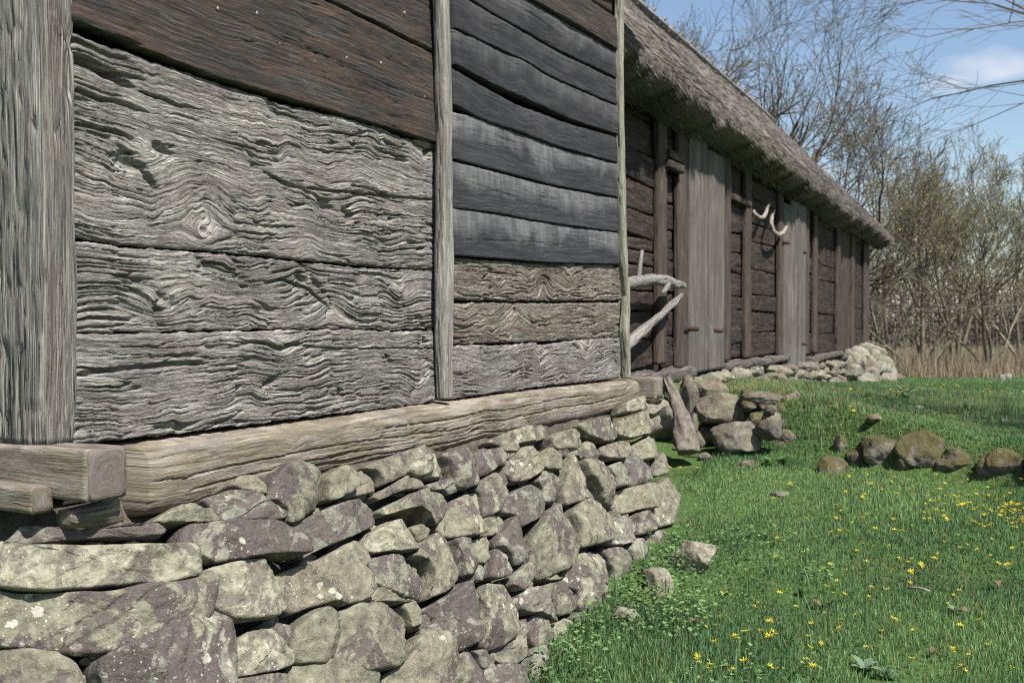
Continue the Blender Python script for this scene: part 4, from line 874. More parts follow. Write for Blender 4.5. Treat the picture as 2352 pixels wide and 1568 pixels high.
# ================================================================== thatch
def thatch(name, parent, e0, e1, up_dir, out_dir, length, thick, seed, nstraw, straw_eave, sag=0.04, res=(0.09, 0.09), end_over=0.0):
    """a thatched slope: e0-e1 eave line; up_dir: unit vector up the slope; out_dir: unit vector out of the slope"""
    e0, e1 = np.asarray(e0, float), np.asarray(e1, float); L = np.linalg.norm(e1 - e0); ed = (e1 - e0) / L
    up_dir = np.asarray(up_dir, float); out_dir = np.asarray(out_dir, float)
    ns, nr = int(L / res[0]), int(length / res[1])
    s = np.linspace(0, L, ns); r = np.linspace(0, length, nr)
    def surf(S, R):
        lump = 0.05 * fbm2(S * 0.8, R * 0.8, 3, seed) + 0.025 * fbm2(S * 5, R * 2.0, 3, seed + 1)
        edge = (0.05 * fbm2(S * 2.2, S * 0, 4, seed + 2) + 0.05 * fbm2(S * 0.7, S * 0 + 5, 2, seed + 3)) * np.exp(-R / 0.35)
        drop = -sag * np.sin(np.pi * S / L) - 0.05 * np.exp(-R / 0.10)
        return e0 + ed * S[..., None] + up_dir * (R + edge)[..., None] + out_dir * (lump + drop)[..., None]
    S, R = np.meshgrid(s, r); top = surf(S, R)
    # rounded eave and underside
    inw = np.array([up_dir[0], up_dir[1], 0.0]); inw /= np.linalg.norm(inw); dn = np.array([0, 0, -1.0])
    under = top[0] + dn * 0.07 + inw * 0.02; under2 = top[0] + dn * thick * 0.72 + inw * 0.36
    under2 = under2 + np.array([0, 0, 1.0]) * (0.03 * fbm2(s * 3, s * 0, 3, seed + 5))[:, None]
    back = top[-1] - out_dir * thick
    P = np.concatenate([back[None], under2[None], under[None], top]); nR = len(P)
    V = P.reshape(-1, 3); gu = np.tile(s, nR); gv = np.concatenate([[length] * ns, [0.3] * ns, [0.1] * ns, R.ravel()])
    F = grid_faces(nR, ns)
    caps = []
    for col in (0, ns - 1):
        for k in range(3, nR - 1):
            a = [k * ns + col, (k + 1) * ns + col]
            f = (k - 3) / (nR - 4)
        ring = [k * ns + col for k in range(nR)]
        half = len(ring) // 2
        c = len(V); V = np.concatenate([V, [V[ring].mean(0)]]); gu = np.append(gu, 0); gv = np.append(gv, 0)
        for k in range(nR):
            t = [ring[k], ring[(k + 1) % nR], c]
            caps.append(t if col else t[::-1])
    o = mesh(name, V, [F, np.array(caps)], M['thatch'], parent, {'gu': gu, 'gv': gv})
    # straw ends: over the slope and bristling from the eave
    rg = np.random.default_rng(seed); n1, n2 = nstraw, straw_eave
    S1 = rg.uniform(0, L, n1); R1 = rg.uniform(0, 1, n1) ** 1.3 * length
    p1 = surf(S1, R1); d1 = -up_dir[None] + out_dir[None] * rg.uniform(0.02, 0.16, (n1, 1)) + ed[None] * rg.normal(0, 0.10, (n1, 1)); l1 = rg.uniform(0.04, 0.10, n1)
    S2 = rg.uniform(0, L, n2); f2 = rg.uniform(0, 1, n2) ** 2.2
    p2 = surf(S2, np.zeros(n2)) + dn[None] * (0.02 + f2 * thick * 0.66)[:, None] + inw[None] * (0.02 + 0.34 * f2)[:, None]
    d2 = -up_dir[None] * 0.8 - np.array([[0, 0, 1.0]]) * rg.uniform(0.0, 0.5, (n2, 1)) + ed[None] * rg.normal(0, 0.20, (n2, 1)); l2 = rg.uniform(0.02, 0.075, n2) * (1 + 0.9 * (vn2(S2 * 5, S2 * 0, seed + 7) > 0.62))
    p = np.concatenate([p1, p2]); d = np.concatenate([d1, d2]); l = np.concatenate([l1, l2]); d /= np.linalg.norm(d, axis=1)[:, None]
    w = rg.uniform(0.004, 0.007, len(p)); sd = np.cross(d, rg.normal(0, 1, (len(p), 3))); sd /= np.linalg.norm(sd, axis=1)[:, None]
    a = p - d * 0.02; V = np.concatenate([a + sd * w[:, None], a - sd * w[:, None], p + d * l[:, None]])
    m = len(p); i = np.arange(m); F = np.stack([i, i + m, i + 2 * m], -1)
    tone = rg.uniform(0.65, 1.3, m)[:, None] * np.array([[0.172, 0.156, 0.143]])
    SS = np.concatenate([S1, S2]); RR = np.concatenate([R1, f2 * 0]); tone = tone * (1 + 0.6 * fbm2(SS * 1.2, RR * 2.0, 3, seed + 12))[:, None]
    mo = sstep(0.15, 0.5, fbm2(SS * 0.9 + 9, RR * 1.4, 3, seed + 14))[:, None] * 0.45; tone = tone * (1 - mo) + mo * np.array([[0.10, 0.10, 0.055]]) * rg.uniform(0.6, 1.3, (m, 1))
    pale = (rg.uniform(0, 1, m) < 0.012) & (i >= n1); tone[pale] = (0.50, 0.40, 0.27)
    st = mesh('straw', V, F, M['straw'], o, cols=np.tile(tone, (3, 1))); st['kind'] = 'stuff'
    return o

# ================================================================== the long barn behind
barn = empty('thatched_barn', barn_xyz(7.5, 0.0, 0.95), 'long low barn of dark brown timber under a grey thatched roof', 'barn')
def bx(px, py=720): return on_barn(px, py)[0]
A_END = bx(1997); Z_SILL_T, EAVE = 1.05, 3.56
z_wall_top = 3.78
# posts, panels
def barn_panel(pa, pb, levels, seed, mat='barn', tilt=0.0, proud=0.0):
    rg = np.random.default_rng(seed)
    a0, a1 = bx(pa) - 0.005, bx(pb) + 0.005
    lv = [on_barn((pa + pb) / 2, y)[1] for y in levels]
    for k in range(len(lv) - 1):
        sl0, sl1 = rg.normal(0, 0.012, 2)
        j = 0.008
        board('plank', [(a0, lv[k] + j - sl0), (a1, lv[k] + j + sl0)], [(a0, lv[k + 1] - j - sl1), (a1, lv[k + 1] - j + sl1)], barn_map, M[mat], barn, seed * 13 + k,
              proud + rg.uniform(-0.012, 0.012), 0.06, 0.0035, (0.03, 0.012), edge=0.004, wav=0.006, ragged=0.007, end_round=0.0)
def lev(y0, y1, n, seed):
    rg = np.random.default_rng(seed); v = np.linspace(y0, y1, n + 1); v[1:-1] += rg.normal(0, abs(y1 - y0) / n * 0.13, n - 1); return list(v)
barn_panel(1425, 1516, [846, 780, 714, 668, 609, 576, 544, 487, 420, 350, 270, 180, 90], 201)
barn_panel(1531, 1562, [838, 772, 716, 674, 640, 600, 572, 530, 470, 400, 320, 230, 140], 202)
barn_panel(1678, 1716, lev(822, 300, 11, 3), 203)
barn_panel(1726, 1796, lev(815, 330, 10, 4), 204)
barn_panel(1858, 1874, lev(812, 400, 9, 5), 205)
barn_panel(1878, 1926, lev(808, 420, 8, 6), 206)
barn_panel(1962, 1990, lev(803, 470, 7, 7), 207)
barn_panel(1586, 1668, [360, 300, 240], 208)
barn_panel(1798, 1856, [470, 430, 390], 209)
barn_panel(1930, 1962, lev(803, 450, 6, 8), 210, proud=-0.03)
def barn_post(px0, px1, ybot, mat='barnpost', seed=1, out=0.035, thick=0.035, top=z_wall_top, yref=720):
    a0, a1 = on_barn(px0, yref, out + thick)[0], on_barn(px1, yref, out + thick)[0]; zb = on_barn((px0 + px1) / 2, ybot)[1]; am = (a0 + a1) / 2
    return beam('post', [barn_xyz(am, out, zb), barn_xyz(am + 0.006, out, (zb + top) / 2), barn_xyz(am - 0.004, out, top)], ((a1 - a0) / 2, thick), M[mat], barn, side=B_E, n=24, step=0.03, sq=6, amp=0.002, seed=seed, wob=0.004)
for k, (p0, p1, yb, mt, o) in enumerate([(1514, 1533, 834, 'barnpost', 0.03), (1560, 1583, 842, 'barnpost', 0.035), (1667, 1680, 826, 'barnpost', 0.03), (1714, 1727, 820, 'barnpost', 0.03), (1791, 1800, 815, 'barnpost', 0.03),
                                           (1852, 1859, 812, 'barnpost', 0.03), (1871, 1879, 808, 'barnpost', 0.03), (1923, 1932, 806, 'barnpost', 0.03), (1957, 1964, 803, 'barnpost', 0.03), (1986, 1997, 802, 'barnpost', 0.03)]):
    barn_post(p0, p1, yb, mt, 220 + k, o)
# vertical boards of the far bay
for k, (p0, p1) in enumerate([(1932, 1941), (1941, 1949), (1949, 1957)]): barn_post(p0, p1, 806, 'barnpost', 240 + k, 0.0, 0.02)
# doors of grey upright boards
def door(label_boards, hinges, seed):
    p = barn_xyz((bx(label_boards[0][0]) + bx(label_boards[-1][1])) / 2, 0.05, 1.1)
    d = empty('door', (0, 0, 0)); d.parent = barn; d.location = Vector(p) - wloc(barn)
    for k, (p0, p1, yt, yb, o) in enumerate(label_boards):
        a0, a1 = on_barn(p0, 720, o + 0.017)[0] + 0.006, on_barn(p1, 720, o + 0.017)[0] - 0.006; xm = (p0 + p1) / 2
        zt, zb = on_barn(xm, yt, o)[1], on_barn(xm, yb, o)[1]; am = (a0 + a1) / 2
        beam('board', [barn_xyz(am + 0.006, o, zb), barn_xyz(am, o, (zt + zb) / 2), barn_xyz(am, o, zt)], ((a1 - a0) / 2, 0.017), M['door'], d, side=B_E, n=36, step=0.03, sq=9, amp=0.0022, seed=seed + k, wob=0.002)
    for (p0, p1, y, o) in hinges:
        a0, z0 = on_barn(p0, y, o); a1, z1 = on_barn(p1, y + 2, o)
        beam('hinge', [barn_xyz(a0, o, z0), barn_xyz((a0 + a1) / 2, o, (z0 + z1) / 2), barn_xyz(a1, o, z1)], (0.016, 0.006), M['rust'], d, side=(0, 0, 1), n=12, step=0.03, sq=6, amp=0.0, seed=1, wob=0.001)
door([(1583, 1627, 255, 855, 0.07), (1628, 1665, 355, 847, 0.075)], [(1576, 1605, 752, 0.095), (1641, 1661, 757, 0.10)], 300)
door([(1800, 1819, 470, 850, 0.06), (1816, 1838, 465, 868, 0.07), (1833, 1852, 472, 876, 0.085)], [(1800, 1815, 555, 0.09), (1846, 1858, 578, 0.11), (1842, 1856, 788, 0.11)], 310)
# small rails under the eave between posts
for p0, p1, y, o in [(1533, 1566, 352, 0.07), (1533, 1566, 375, 0.09), (1682, 1722, 452, 0.06)]:
    a0, z0 = on_barn(p0, y, o); a1, z1 = on_barn(p1, y, o)
    beam('rail', [barn_xyz(a0, o, z0), barn_xyz((a0 + a1) / 2, o, z0), barn_xyz(a1, o, z0)], (0.035, 0.03), M['barnpost'], barn, side=(0, 0, 1), n=20, step=0.03, sq=5, amp=0.002, seed=330)
# sill timbers of the barn
for k, (p0, p1, y, hh) in enumerate([(1428, 1516, 868, 0.055), (1516, 1573, 858, 0.065), (1650, 1725, 836, 0.05), (1718, 1800, 828, 0.05), (1852, 1925, 818, 0.05), (1925, 2000, 812, 0.05)]):
    a0, a1 = bx(p0), bx(p1); z = on_barn((p0 + p1) / 2, y)[1]
    beam('sill_beam', [barn_xyz(a0, 0.02, z - 0.01), barn_xyz((a0 + a1) / 2, 0.03, z), barn_xyz(a1, 0.02, z + 0.005)], (hh, 0.09), M['barnsill'], barn, side=(0, 0, 1), n=28, step=0.03, sq=4, amp=0.004, seed=340 + k, wob=0.012)
# wall plate under the thatch, its end standing out at the far corner
beam('wall_plate', [barn_xyz(0.0, 0.07, 3.72), barn_xyz(A_END / 2, 0.06, 3.68), barn_xyz(A_END + 0.9, 0.06, 3.60)], (0.07, 0.07), M['barnsill'], barn, side=(0, 0, 1), n=24, step=0.08, sq=5, amp=0.003, seed=350)
# added light-blocking panel and plain hidden walls
def bquad(name, lst, th, mat): slab(name, [barn_xyz(*p) for p in lst], th, mat, barn)
bquad('light_block_panel', [(0, -0.12, 1.0), (A_END - 0.05, -0.12, 1.0), (A_END - 0.05, -0.12, 3.8), (0, -0.12, 3.8)], 0.04, M['inner'])  # no real wall: added behind the barn boards to stop light
bquad('rear_wall', [(0, -5.3, 0.6), (A_END, -5.3, 0.6), (A_END, -5.3, 3.8), (0, -5.3, 3.8)], 0.05, M['barn'])
for aa in (0.02, A_END - 0.03):
    c = np.array([barn_xyz(aa, -0.05, 0.8), barn_xyz(aa, -5.25, 0.8), barn_xyz(aa, -5.25, 3.7), barn_xyz(aa, -2.65, 6.3), barn_xyz(aa, -0.05, 3.7)])
    V = np.concatenate([c, c + B_E * 0.05]); n = 5
    T = [[0, 1, 2], [0, 2, 3], [0, 3, 4], [7, 6, 5], [8, 7, 5], [9, 8, 5]]
    mesh('gable_wall', V, [np.array(T), np.array([[k, k + 5, (k + 1) % 5 + 5, (k + 1) % 5] for k in range(5)])], M['barn'], barn, {'gu': V[:, 2], 'gv': V[:, 1], 'er': V[:, 2] * 0}, smooth=False)
# thatched roof, both slopes
PIT = math.radians(45.6)
upv = -B_N * math.cos(PIT) + np.array([0, 0, math.sin(PIT)]); outv = B_N * math.sin(PIT) + np.array([0, 0, math.cos(PIT)])
LS = (2.65 + 0.48) / math.cos(PIT)
thatch('thatched_roof', barn, barn_xyz(-0.1, 0.48, EAVE + 0.03), barn_xyz(A_END + 1.15, 0.48, EAVE - 0.03), upv, outv, LS, 0.27, 61, 60000, 34000, sag=0.03)
upb = B_N * math.cos(PIT) + np.array([0, 0, math.sin(PIT)]); outb = -B_N * math.sin(PIT) + np.array([0, 0, math.cos(PIT)])
thatch('thatched_roof', barn, barn_xyz(A_END + 1.15, -5.78, EAVE - 0.03), barn_xyz(-0.1, -5.78, EAVE + 0.03), upb, outb, LS, 0.27, 62, 1500, 1500, sag=0.03, res=(0.3, 0.3))
ridge_z = EAVE + LS * math.sin(PIT)
rg = np.random.default_rng(5)
for k in range(34):                                   # paired ridge sticks
    a = 0.3 + k * (A_END + 0.4) / 34 + rg.normal(0, 0.05)
    for sg in (1, -1):
        top = barn_xyz(a, -2.65 - sg * 0.10, ridge_z + 0.10); low = barn_xyz(a + rg.normal(0, 0.03), -2.65 + sg * 0.48, ridge_z - 0.40)
        beam('ridge_stick', [top, (np.array(top) + low) / 2 + np.array([0, 0, 0.03]), low], (0.032, 0.025), M['branch'], barn, side=B_E, n=8, step=0.15, sq=3, amp=0.0, seed=400 + k)
# storehouse roof (above the frame; it shades the top of the wall)
P2_ = math.radians(46); ue = np.array([0, math.cos(P2_), math.sin(P2_)]); oe = np.array([0, -math.sin(P2_), math.cos(P2_)]); L2 = (2.3 + 0.42) / math.cos(P2_)
thatch('thatched_roof', store, (1.75, -0.42, 4.33), (7.30, -0.42, 4.33), ue, oe, L2, 0.26, 63, 2500, 2500, res=(0.2, 0.2))
thatch('thatched_roof', store, (7.30, 5.02, 4.33), (1.75, 5.02, 4.33), np.array([0, -math.cos(P2_), math.sin(P2_)]), np.array([0, math.sin(P2_), math.cos(P2_)]), L2, 0.26, 64, 800, 800, res=(0.3, 0.3))
for xx in (2.16, 6.90):
    c = np.array([(xx, 0.0, 4.2), (xx, 4.4, 4.2), (xx, 2.3, 6.5)]); V = np.concatenate([c, c + np.array([0.05, 0, 0])])
    mesh('gable_wall', V, [np.array([[0, 1, 2], [5, 4, 3]]), np.array([[0, 3, 4, 1], [1, 4, 5, 2], [2, 5, 3, 0]])], M['brown'], store, {'gu': V[:, 2], 'gv': V[:, 1], 'er': V[:, 2] * 0}, smooth=False)

# horns hung on the barn wall
def horn(name, pxs, rad, label):
    pts = [barn_xyz(*(lambda az: (az[0], o, az[1]))(on_barn(x, y, o))) for x, y, o in pxs]
    o = beam(name, pts, rad, M['horn'], None, side=B_N, n=16, step=0.012, sq=2.0, amp=0.0008, seed=9, wob=0.001)
    return tag(o, label, 'horn')
horn('horn', [(1731, 484, 0.06), (1733, 491, 0.09), (1743, 499, 0.12), (1753, 500, 0.13), (1759, 490, 0.13), (1762, 478, 0.12), (1766, 469, 0.10)], [(0.020, 0.020), (0.024, 0.024), (0.024, 0.024), (0.025, 0.025), (0.025, 0.025), (0.022, 0.022), (0.016, 0.016)], 'small pale bent horn hanging on the barn wall left of the curved horn')
horn('horn', [(1779, 482, 0.06), (1773, 495, 0.10), (1771, 514, 0.13), (1776, 532, 0.15), (1787, 540, 0.16), (1798, 535, 0.16), (1806, 521, 0.15)], [(0.014, 0.014), (0.024, 0.024), (0.028, 0.028), (0.031, 0.031), (0.031, 0.031), (0.029, 0.029), (0.022, 0.022)], 'large pale C-shaped horn hanging by the second grey barn door')

# bleached branch bracket in front of the barn wall
def bpx(x, y, o):
    a, z = on_barn(x, y, o); return barn_xyz(a, o, z)
brk = empty('wooden_bracket', bpx(1480, 790, 0.1), 'bleached natural-branch bracket with a slanting brace beside the near building corner', 'bracket')
beam('branch', [bpx(1418, 655, 0.16), bpx(1450, 648, 0.17), bpx(1480, 645, 0.18), (bpx(1500, 640, 0.19)), bpx(1530, 644, 0.19), bpx(1552, 653, 0.18), bpx(1570, 656, 0.17)], [(0.040, 0.04), (0.044, 0.04), (0.050, 0.046), (0.044, 0.04), (0.044, 0.04), (0.040, 0.036), (0.032, 0.03)], M['branch'], brk, side=(0, 0, 1), n=36, step=0.012, sq=2.2, amp=0.003, seed=12, wob=0.008)
beam('brace', [bpx(1425, 806, 0.12), bpx(1447, 787, 0.13), bpx(1480, 755, 0.15), bpx(1520, 722, 0.17), bpx(1548, 696, 0.18), bpx(1566, 676, 0.18)], [(0.045, 0.04), (0.043, 0.04), (0.038, 0.036), (0.032, 0.03), (0.030, 0.028), (0.018, 0.016)], M['branch'], brk, side=(0, 0, 1), n=32, step=0.012, sq=2.2, amp=0.003, seed=13, wob=0.006)
beam('peg', [bpx(1467, 640, 0.15), bpx(1470, 610, 0.15), bpx(1474, 576, 0.15)], [(0.022, 0.02), (0.020, 0.018), (0.016, 0.014)], M['branch'], brk, side=B_E, n=16, step=0.012, sq=2.2, amp=0.001, seed=14)
beam('twig_stub', [bpx(1534, 655, 0.21), bpx(1526, 667, 0.24), bpx(1520, 672, 0.26)], [(0.03, 0.03), (0.022, 0.02), (0.010, 0.010)], M['branch'], brk, side=(0, 0, 1), n=16, step=0.012, sq=2.2, amp=0.002, seed=15)

# ================================================================== boulders
def ico(sub):
    t = (1 + 5 ** 0.5) / 2
    V = np.array([(-1, t, 0), (1, t, 0), (-1, -t, 0), (1, -t, 0), (0, -1, t), (0, 1, t), (0, -1, -t), (0, 1, -t), (t, 0, -1), (t, 0, 1), (-t, 0, -1), (-t, 0, 1)], float); V /= np.linalg.norm(V[0])
    F = np.array([(0, 11, 5), (0, 5, 1), (0, 1, 7), (0, 7, 10), (0, 10, 11), (1, 5, 9), (5, 11, 4), (11, 10, 2), (10, 7, 6), (7, 1, 8), (3, 9, 4), (3, 4, 2), (3, 2, 6), (3, 6, 8), (3, 8, 9), (4, 9, 5), (2, 4, 11), (6, 2, 10), (8, 6, 7), (9, 8, 1)])
    for _ in range(sub):
        cache = {}; V = list(V); G_ = []
        def mid(a, b):
            k = (a, b) if a < b else (b, a)
            if k not in cache: m = V[a] + V[b]; cache[k] = len(V); V.append(m / np.linalg.norm(m))
            return cache[k]
        for a, b, c in F:
            x, y, z = mid(a, b), mid(b, c), mid(c, a); G_ += [(a, x, z), (b, y, x), (c, z, y), (x, y, z)]
        F = np.array(G_); V = np.array(V)
    return V, F
ICO = {k: ico(k) for k in (2, 3, 4)}
def rock(name, c, rad, seed, mat, parent=None, sub=4, cut=6, rough=0.10, yaw=None, roll=0.0):
    V, F = ICO[sub]; rg = np.random.default_rng(seed); V = V.copy()
    for k in range(cut):                                 # split faces
        n = rg.normal(0, 1, 3); n /= np.linalg.norm(n); d = rg.uniform(0.58, 0.86); q = V @ n
        V = V - np.outer(np.maximum(q - d, 0) * 0.93, n)
    off = rg.uniform(-40, 40, 3)
    V = V * (1 + rough * fbm3(V + off, 1.6, 4, seed % 40)[:, None] * 1.6 + 0.25 * rough * fbm3(V + off, 7.0, 3, seed % 40 + 7)[:, None])
    V = V / np.abs(V).max(0)
    V = V * np.asarray(rad, float)
    cr_, sr_ = math.cos(roll), math.sin(roll); 
    V = np.stack([V[:, 0] * cr_ - V[:, 2] * sr_, V[:, 1], V[:, 0] * sr_ + V[:, 2] * cr_], -1)
    f2 = RT; r2 = np.array([AX[0], AX[1], 0]); r2 /= np.linalg.norm(r2)
    P = np.asarray(c) + np.outer(V[:, 0], f2) + np.outer(V[:, 1], r2) + np.outer(V[:, 2], [0, 0, 1.0])
    # the local frame (RT, forward, up) is right-handed
    return mesh(name, P, F, M[mat], parent)
def boulder(px, py, w, h, seed, label, mat='boulder', depth=None, rd=0.8, sub=4, cut=6, base_py=None, dz=0.0, roll=0.0, grp=None):
    if depth is None:
        g = on_ground(px, (py + h / 2) if base_py is None else base_py); depth = float(np.dot(g - CAM, AX))
    c = at_depth(px, py, depth); s = depth / F_PX
    o = rock('boulder', c + AX * (w * s * rd * (0.36 if mat == 'mossy' and w > 60 else 0.3)), (w * s / 2, w * s / 2 * rd, h * s / 2), seed, mat, None, sub if w > 50 else 3, cut, roll=roll)
    return tag(o, label, 'boulder', grp)
for a in [
 (1636, 896, 80, 52, 1, 'angular brown block wedged under the sill below the tall grey door', 'boulder', 9.3, 0.8, 0.0),
 (1664, 944, 112, 72, 2, 'big rounded boulder in the middle of the pile below the grey door', 'boulder', 8.9, 0.8, -0.1),
 (1696, 1016, 112, 84, 3, 'large low boulder at the foot of the pile, half sunk in grass', 'boulder', 8.6, 0.9, 0.1),
 (1738, 968, 42, 46, 4, 'small dark stone squeezed between two boulders of the pile', 'mossy', 8.7, 0.9, 0.0),
 (1774, 978, 56, 60, 5, 'egg-shaped boulder at the right end of the pile', 'boulder', 8.5, 0.9, 0.2),
 (1772, 943, 26, 24, 6, 'little reddish stone sitting on the egg-shaped boulder', 'boulder', 8.5, 0.9, 0.3),
 (1760, 917, 92, 30, 7, 'flat grey slab lying on the grassy bank above the pile', 'boulder', 8.75, 1.0, -0.05),
 (1828, 1016, 70, 52, 8, 'half-buried stone in the bank right of the boulder pile', 'boulder', 8.7, 0.9, -0.2),
 (1584, 908, 38, 82, 10, 'upright narrow stone beside the leaning slab', 'boulder', 9.0, 0.8, 0.1),
 (1608, 1014, 24, 40, 11, 'pale pointed stone at the foot of the leaning slab', 'boulder', 8.55, 0.8, 0.1),
 (1594, 970, 20, 40, 12, 'thin stone tucked behind the leaning slab', 'boulder', 8.8, 0.8, 0.1),
 (1574, 1008, 48, 52, 13, 'grey stone under the leaning slab at the wall corner', 'boulder', 8.4, 0.8, 0.0),
 (1536, 900, 24, 48, 15, 'pale upright stone behind the cross beam end', 'boulder', 8.8, 0.8, 0.2),
 (1531, 950, 26, 34, 16, 'small brown stone at the corner behind the cross beam', 'boulder', 8.3, 0.8, 0.0),
 (1640, 975, 60, 70, 17, 'dark stone deep in the gap of the pile', 'boulder', 9.2, 0.8, 0.0),
]:
    boulder(a[0], a[1], a[2] * 1.15, a[3] * 1.18, 600 + a[4], a[5], a[6], a[7], a[8], roll=a[9], cut=9)
rgp = np.random.default_rng(41)
for k in range(26):
    x_ = rgp.uniform(1600, 1835); y_ = rgp.uniform(905, 1030); s_2 = rgp.uniform(30, 62)
    boulder(x_, y_, s_2, s_2 * rgp.uniform(0.55, 0.9), 700 + k, 'partly hidden stone filling the gaps of the boulder pile', rgp.choice(['boulder', 'mossy', 'slab']), np.interp(x_, [1600, 1835], [9.45, 9.15]) - (y_ - 905) / 125 * 0.5, 0.9, sub=3, cut=9, roll=rgp.normal(0, 0.3), grp='stones in the gaps of the boulder pile')
# leaning slab
sl = beam('leaning_slab', [at_depth(1528, 868, 8.75), at_depth(1548, 915, 8.62), at_depth(1566, 960, 8.5), at_depth(1574, 1012, 8.38), at_depth(1578, 1040, 8.32)], [(0.030, 0.03), (0.055, 0.04), (0.078, 0.05), (0.092, 0.06), (0.085, 0.06)], M['slab'], None, side=RT, n=40, step=0.02, sq=2.6, amp=0.0015, seed=19, wob=0.022)
tag(sl, 'smooth brown slab leaning against the stones behind the foundation corner', 'stone slab')
for k, a in enumerate([
 (1623, 1051, 36, 26, 'small round stone in the grass left of the pile', 'boulder', None),
 (1716, 1068, 44, 24, 'low broken stone in the grass below the pile', 'boulder', None),
 (1795, 1135, 40, 16, 'flat sunken stone showing through the lawn', 'boulder', None),
 (2028, 1036, 96, 68, 'first mossy boulder of the terrace edge, dark with a square face', 'mossy', None),
 (2129, 1045, 108, 78, 'largest mossy boulder of the terrace edge with yellow moss', 'mossy', None),
 (2218, 1060, 76, 46, 'low mossy boulder between the largest one and the right edge', 'mossy', None),
 (2322, 1074, 88, 60, 'dark overhung boulder at the right end of the terrace edge', 'mossy', None),
 (1917, 1075, 68, 38, 'flat moss-covered stone in the grass before the terrace edge', 'mossy', None),
 (1933, 1022, 26, 34, 'small upright stone in the bank left of the mossy boulders', 'mossy', None),
 (2014, 963, 38, 24, 'grey stone showing in the bank above the first mossy boulder', 'boulder', None),
 (2114, 936, 20, 10, 'tiny pale stone in the upper grass', 'paleblock', None),
 (2308, 967, 22, 12, 'small pale stone in the upper grass at the right', 'paleblock', None),
 (2304, 868, 16, 16, 'left one of two pale rocks at the far field edge', 'paleblock', None),
 (2318, 866, 16, 18, 'right one of two pale rocks at the far field edge', 'paleblock', None),
 (1598, 1288, 104, 96, 'grey lichened boulder in the grass at the foundation corner', 'stone_cream', None),
 (1512, 1348, 76, 76, 'ochre-mossy boulder at the foot of the foundation corner', 'stone', None),
 (1436, 1415, 60, 44, 'small stone in the grass at the foot of the foundation', 'stone_plain', None),
 (1795, 873, 34, 22, 'dark rounded stone below the barn foundation left of the second door', 'boulder', None),
 (1972, 1052, 44, 34, 'low dark stone left of the first mossy boulder', 'mossy', None),
 (2080, 1062, 36, 34, 'small stone wedged between the first and largest mossy boulders', 'mossy', None),
 (2176, 1068, 40, 34, 'small stone wedged right of the largest mossy boulder', 'mossy', None),
 (2268, 1074, 46, 38, 'dark stone left of the overhung boulder at the terrace end', 'mossy', None),
 (2420, 1085, 90, 62, 'mossy boulder of the terrace edge just outside the picture', 'mossy', None)]):
    boulder(a[0], a[1], a[2] * (1.2 if a[5] == 'mossy' else 1.1), a[3] * (1.42 if a[5] == 'mossy' else 1.1), 640 + k, a[4], a[5], a[6], 0.85, base_py=a[1] + a[3] * 0.30, cut=9)

# barn foundation: small stones under the sill, and the pale flared corner at the far end
bf = empty('barn_foundation', barn_xyz(8.0, 0.1, 0.6), 'low rubble foundation of mixed stones under the dark barn', 'stone wall')
rg = np.random.default_rng(77)
xs_ = []
px = 1500.0
while px < 1925:
    a, zt = on_barn(px, np.interp(px, [1500, 1580, 1650, 1725, 1800, 1925], [888, 872, 852, 842, 836, 826]), 0.1)
    zg = float(ground_h(*barn_xyz(a, 0.25, 0)[:2])); z = zt
    while z > zg - 0.05:
        hh = rg.uniform(0.05, 0.10) * (1 + 0.6 * (zt - z > 0.25)); ww = rg.uniform(0.10, 0.22) * (1 + 0.3 * (zt - z > 0.25))
        rock('stone', barn_xyz(a + rg.normal(0, 0.05), 0.06 + (zt - z) * 0.22 + rg.normal(0, 0.03), z - hh), (ww, 0.15, hh * 1.15), int(rg.integers(1e6)), rg.choice(['boulder', 'stone', 'paleblock', 'stone_plain', 'slab'], p=[0.35, 0.2, 0.12, 0.13, 0.2]), bf, 3 if px < 1680 else 2, 7, roll=rg.normal(0, 0.15))
        z -= hh * 1.75
    px += rg.uniform(8, 13) * np.interp(px, [1500, 1650, 1925], [2.0, 1.3, 0.75])
for k in range(26):
    a = rg.uniform(bx(1918), A_END + 0.45); f = rg.uniform(0, 1)
    zt = 0.92; zg = float(ground_h(*barn_xyz(a, 0.4, 0)[:2])) - 0.1; z = zt + (zg - zt) * f
    rock('stone', barn_xyz(a + 0.25 * f * (a > A_END - 1.0), 0.06 + 0.45 * f, z), (rg.uniform(0.2, 0.34), 0.22, rg.uniform(0.15, 0.27)), int(rg.integers(1e6)), rg.choice(['paleblock', 'stone_plain', 'boulder'], p=[0.5, 0.25, 0.25]), bf, 3, 9, roll=rg.normal(0, 0.25))
# rubble infill of the barn foundation, behind its stones
bquad2 = [barn_xyz(0, -0.04, 0.3), barn_xyz(A_END, -0.04, 0.3), barn_xyz(A_END, -0.04, 1.0), barn_xyz(0, -0.04, 1.0)]
slab('rubble_core', [p - B_N * 0.34 for p in bquad2], 0.3, M['soil'], bf)

